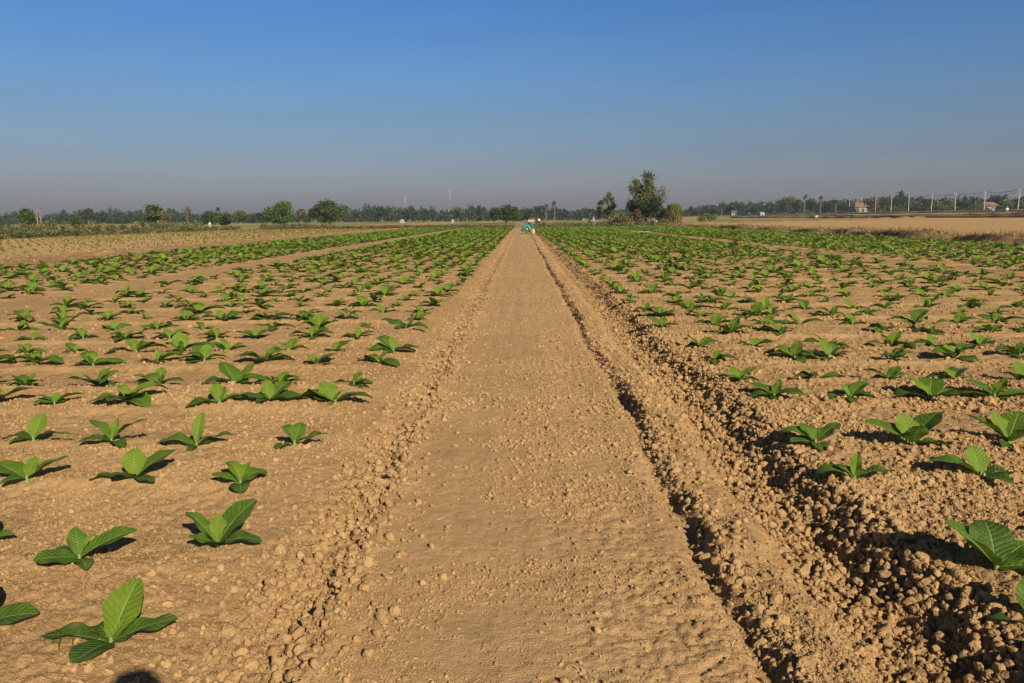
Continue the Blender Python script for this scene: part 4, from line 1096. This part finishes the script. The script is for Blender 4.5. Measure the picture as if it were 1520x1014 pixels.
BLUE = cloth('blue_cloth', (.08, .22, .50)); NAVY = cloth('navy_cloth', (.02, .03, .06)); GREY = cloth('grey_cloth', (.16, .18, .21)); WHITEC = cloth('white_cloth', (.75, .75, .73)); DARKC = cloth('dark_cloth', (.025, .022, .022)); STRAWH = cloth('straw_hat', (.55, .42, .22)); BROWNC = cloth('brown_cloth', (.16, .09, .05))
def px_person(px, d, rz, pose, label, *c):
    return person(col_at(px, d), d, rz, pose, label, *c)
px_person(970, 138, R(60), 'bend', 'person bending over the rows in pale shirt and black trousers by the tallest tree', GREY, NAVY, STRAWH)
px_person(866, 146, R(20), 'stand', 'person in grey-brown clothes standing at the field end, left of another', GREY, BROWNC, None)
px_person(881, 143, R(-30), 'stand', 'person in pale blue shirt standing at the field end', cloth('pale_blue_cloth', (.30, .40, .52)), GREY, STRAWH)
px_person(800, 168, R(160), 'stand', 'person in white shirt and dark trousers standing beyond the path end', WHITEC, NAVY, None)
px_person(797, 171, R(150), 'stand', 'person in dark clothes beside the white-shirted person', DARKC, NAVY, None)
px_person(787.5, 132, R(70), 'bend', 'person in bright blue jacket bending over on the path behind the motorcycle', BLUE, NAVY, BLUE)
px_person(1264, 175, R(80), 'bend', 'person in dark clothes stooping on the far right grass', DARKC, DARKC, BROWNC)
px_person(1209, 178, R(70), 'bend', 'person in dark clothes stooping left of a white-shirted one on the right grass', GREY, NAVY, None)
px_person(1213, 176, R(-80), 'bend', 'person in white shirt stooping on the far right grass', WHITEC, GREY, WHITEC)
px_person(1473, 170, R(10), 'stand', 'person in bright blue shirt standing in the right meadow', cloth('sky_cloth', (.16, .36, .62)), NAVY, None)
px_person(1494, 185, R(0), 'stand', 'person in white shirt standing near the right edge of the meadow', WHITEC, GREY, STRAWH)
person(0.05, -.17, 0, 'shoot', 'person holding a camera, seen only as a head shadow at lower left', GREY, NAVY, None, z=-.05)

# ------------------------------------------------------------------ things on the path
GREENC = cloth('green_cloth', (.04, .22, .15)); RUB = plain('rubber', (.02, .02, .02), .8); METAL = plain('motor_metal', (.10, .10, .11), .4, .6); REDM = plain('red_plastic', (.32, .04, .03), .4); YEL = cloth('pale_sack', (.46, .35, .17))
def motorcycle(x, y, rz, label):
    e = bpy.data.objects.new('motorcycle', None); COL.objects.link(e); e.location = (x, y, H1(x, y, False)); e.rotation_euler.z = rz; e.scale = (.82, .82, .82); tag(e, label, 'motorcycle')
    for yy in (-.62, .62):
        w = MB().lathe([(.22, -.04), (.29, -.04), (.31, 0), (.29, .04), (.22, .04), (.22, -.04)], (0, yy, .31), 20, 'X').build('wheel', RUB, e, True)
        m = MB().lathe([(.0, -.05), (.04, -.05), (.04, .05), (.0, .05)], (0, yy, .31), 10, 'X')
        for k in range(10):
            a = k*.628; m.tube([(0, yy, .31), (0, yy+.23*math.cos(a), .31+.23*math.sin(a))], .006, 4, False)
        m.lathe([(.205, -.03), (.225, -.03), (.225, .03), (.205, .03), (.205, -.03)], (0, yy, .31), 20, 'X').build('rim', STEEL, w, True)
    MB().tube([(0, -.45, .72), (0, -.1, .70), (0, .30, .80), (0, .42, .92)], [.06, .07, .07, .04], 8).tube([(0, -.1, .66), (0, .05, .40), (0, .30, .62)], .035, 6).build('frame', METAL, e, True)
    MB().ball((0, .02, .45), (.14, .22, .16)).build('engine', METAL, e, True)
    MB().tube([(0, -.62, .80), (0, -.2, .80), (0, .1, .76)], [.10, .12, .09], 10).build('seat', RUB, e, True)
    MB().ball((0, .28, .82), (.12, .20, .11)).build('fuel_tank', REDM, e, True)
    MB().tube([(-.07, .62, .31), (-.07, .45, .85)], .025, 6).tube([(.07, .62, .31), (.07, .45, .85)], .025, 6).build('fork', STEEL, e, True)
    MB().tube([(-.36, .34, 1.02), (-.15, .42, .98), (.15, .42, .98), (.36, .34, 1.02)], .016, 6).build('handlebar', STEEL, e, True)
    MB().ball((0, .56, .88), (.09, .07, .09)).build('headlight', STEEL, e, True)
    MB().tube([(0, -.35, .66), (0, -.72, .68), (0, -.95, .50)], [.06, .07, .05], 6).build('fender', REDM, e, True)
    MB().box((0, -.97, .60), (.20, .02, .16)).build('number_plate', STEEL, e)
    for s in (-1, 1):       # cloth bundles hanging on both sides, joined over the seat
        r = np.random.default_rng(3); mb = MB()
        P = [(s*.0, .96), (s*.19, .95), (s*.36, .78), (s*.47, .52), (s*.54, .27)]
        for i in range(1): mb.tube([(a, -.42, b) for a, b in P], [.22, .24, .23, .25, .17], 10); mb.tube([(a*.9, -.12, b*1.03) for a, b in P], [.17, .18, .21, .18, .12], 10)
        mb.V = [v+r.normal(0, .035, v.shape) for v in mb.V]
        mb.build('saddlebag', GREENC, e, True)
x, y = ground_at(781.5, 346.5, 0.02)
motorcycle(x, y, R(4), 'motorcycle with green cloth bundles hanging on both sides, parked on the path')
def sack(x, y, label):
    z = H1(x, y, False)
    mb = MB(); mb.lathe([(.0, 0), (.16, .0), (.21, .12), (.20, .32), (.14, .46), (.05, .50), (.08, .58), (.0, .57)], (0, 0, 0), 14)
    o = mb.build('sack', YEL, None, True); o.location = (x, y, z-.01); tag(o, label, 'sack')
sack(x+.72, y+.1, 'pale yellow sack standing right of the motorcycle')
def cart(x, y, label):
    e = bpy.data.objects.new('farm_trailer', None); COL.objects.link(e); e.location = (x, y, H1(x, y, False)); e.rotation_euler.z = R(-12); tag(e, label, 'trailer')
    OR = plain('orange_paint', (.26, .13, .05), .5); YP = plain('yellow_paint', (.50, .39, .20), .5)
    MB().box((0, 0, .55), (1.7, 2.6, .12)).build('bed', METAL, e)
    for s in (-1, 1): MB().box((s*.86, 0, .92), (.06, 2.6, .62)).build('side_panel', OR, e)
    MB().box((0, -1.28, .92), (1.62, .06, .60)).build('tailgate', YP, e)
    MB().tube([(-.75, -1.1, 1.32), (0, -1.1, 1.52), (.75, -1.1, 1.32)], [.14, .2, .14], 8).tube([(-.7, .4, 1.3), (0, .4, 1.5), (.7, .4, 1.3)], [.2, .3, .2], 8).build('load', cloth('russet_load', (.13, .08, .06)), e, True)
    for s in (-1, 1):
        w = MB().lathe([(.2, -.09), (.33, -.09), (.36, 0), (.33, .09), (.2, .09), (.2, -.09)], (s*1.0, 0, .36), 18, 'X').build('wheel', RUB, e, True)
        MB().lathe([(.0, -.05), (.2, -.05), (.2, .05), (.0, .05)], (s*1.0, 0, .36), 14, 'X').build('rim', STEEL, w, True)
    MB().tube([(0, 1.3, .55), (0, 2.3, .45)], .05, 6).build('drawbar', METAL, e)
cart(col_at(790, 205), 205, 'small farm trailer with yellow tailgate and russet load beyond the path end')
def sheet(px, py, w, dep, label, mat, name='plastic_sheet'):
    x, y = ground_at(px, py, .06); n = 14; r = np.random.default_rng(8)
    gx, gy = np.meshgrid(np.linspace(-w/2, w/2, n), np.linspace(-dep/2, dep/2, n))
    gz = .07+.05*r.random((n, n)); top = np.stack([gx+.05*r.normal(size=gx.shape), gy, gz], -1).reshape(-1, 3); bot = top-np.array([0, 0, .012])
    f = [(i*n+j, i*n+j+1, (i+1)*n+j+1, (i+1)*n+j) for i in range(n-1) for j in range(n-1)]
    F = np.array(f+[(a+n*n, d_+n*n, c+n*n, b+n*n) for a, b, c, d_ in f])
    o = link(name, np_mesh(name, np.concatenate([top, bot]), F, [mat])); o.location = (x, y, H1(x, y, False)); tag(o, label, name.replace('_', ' '))
sheet(953, 345.5, 1.6, 2.6, 'crumpled white plastic sheet lying on the right cross path', WHITEP)
sheet(1172, 322.5, 7, 3, 'long blue plastic tarpaulin lying on the far right grass', cloth('tarp_blue', (.16, .22, .36)), 'tarpaulin')

# ------------------------------------------------------------------ light, sky, haze
SUN_EL, SH_AZ = R(28.8), R(27.6)          # shadows fall this far left of straight ahead
to_sun = Vector((math.sin(SH_AZ)*math.cos(SUN_EL), -math.cos(SH_AZ)*math.cos(SUN_EL), math.sin(SUN_EL)))
sl = bpy.data.lights.new('sun', 'SUN'); sl.energy = 5.0; sl.angle = R(.5); sl.color = (1, .87, .68)
so = bpy.data.objects.new('sun', sl); COL.objects.link(so); so.rotation_euler = to_sun.to_track_quat('Z', 'Y').to_euler()
w = bpy.data.worlds.new('World'); scene.world = w; w.use_nodes = True; nt = w.node_tree; nt.nodes.clear()
out = nt.nodes.new('ShaderNodeOutputWorld'); bg = nt.nodes.new('ShaderNodeBackground'); nt.links.new(bg.outputs[0], out.inputs[0])
sky = nt.nodes.new('ShaderNodeTexSky'); sky.sky_type = 'NISHITA'; sky.sun_disc = False
sky.sun_elevation = SUN_EL; sky.sun_rotation = math.atan2(to_sun.x, to_sun.y)
sky.air_density = 1.0; sky.dust_density = 1.5; sky.ozone_density = 2.0; sky.altitude = 0
tc = nt.nodes.new('ShaderNodeTexCoord'); sp = nt.nodes.new('ShaderNodeSeparateXYZ'); nt.links.new(tc.outputs['Generated'], sp.inputs[0])
el = math_(nt, 'MULTIPLY', sp.outputs[2], 2.0, True)
# smoke haze layer low in the air: grey-mauve at the horizon thinning upwards
tintc = ramp(nt, el, [(0, (.74, .65, .82)), (.06, (.62, .58, .72)), (.14, (.51, .53, .67)), (.24, (.45, .56, .71)), (.34, (.40, .60, .84)), (.54, (.29, .59, .95)), (.72, (.17, .30, .46)), (1, (.12, .18, .26))])
cm = mixc(nt, 1.0, sky.outputs[0], tintc, 'MULTIPLY')
smp = N(nt, 'ShaderNodeMapping'); smp.inputs['Scale'].default_value = (2.2, 2.2, 22); nt.links.new(tc.outputs['Generated'], smp.inputs['Vector'])
cm = mixc(nt, 1.0, cm, ramp(nt, noise(nt, smp.outputs[0], 1.6, 5, .6), [(.3, (.965, .97, .98)), (.7, (1.04, 1.035, 1.025))]), 'MULTIPLY')
nt.links.new(cm, bg.inputs[0]); bg.inputs[1].default_value = .083
hz = bpy.data.materials.new('haze'); hz.use_nodes = True; hn = hz.node_tree; hn.nodes.clear()
ho = hn.nodes.new('ShaderNodeOutputMaterial'); hv = hn.nodes.new('ShaderNodeVolumePrincipled'); hn.links.new(hv.outputs[0], ho.inputs['Volume'])
hv.inputs['Color'].default_value = (.55, .64, .82, 1); hv.inputs['Density'].default_value = .00032; hv.inputs['Anisotropy'].default_value = .2
hb = MB().box((0, 700, 21), (3000, 2300, 50)).build('haze', hz); tag(hb, 'thin blue-grey haze over the whole plain', 'haze', kind='stuff')

scene.view_settings.view_transform = 'Standard'; scene.view_settings.look = 'None'; scene.view_settings.gamma = 1
scene.view_settings.exposure = 0.42
scene.cycles.use_denoising = True; scene.cycles.max_bounces = 6; scene.cycles.volume_bounces = 0; scene.cycles.transparent_max_bounces = 8
print('objects', len(bpy.data.objects))
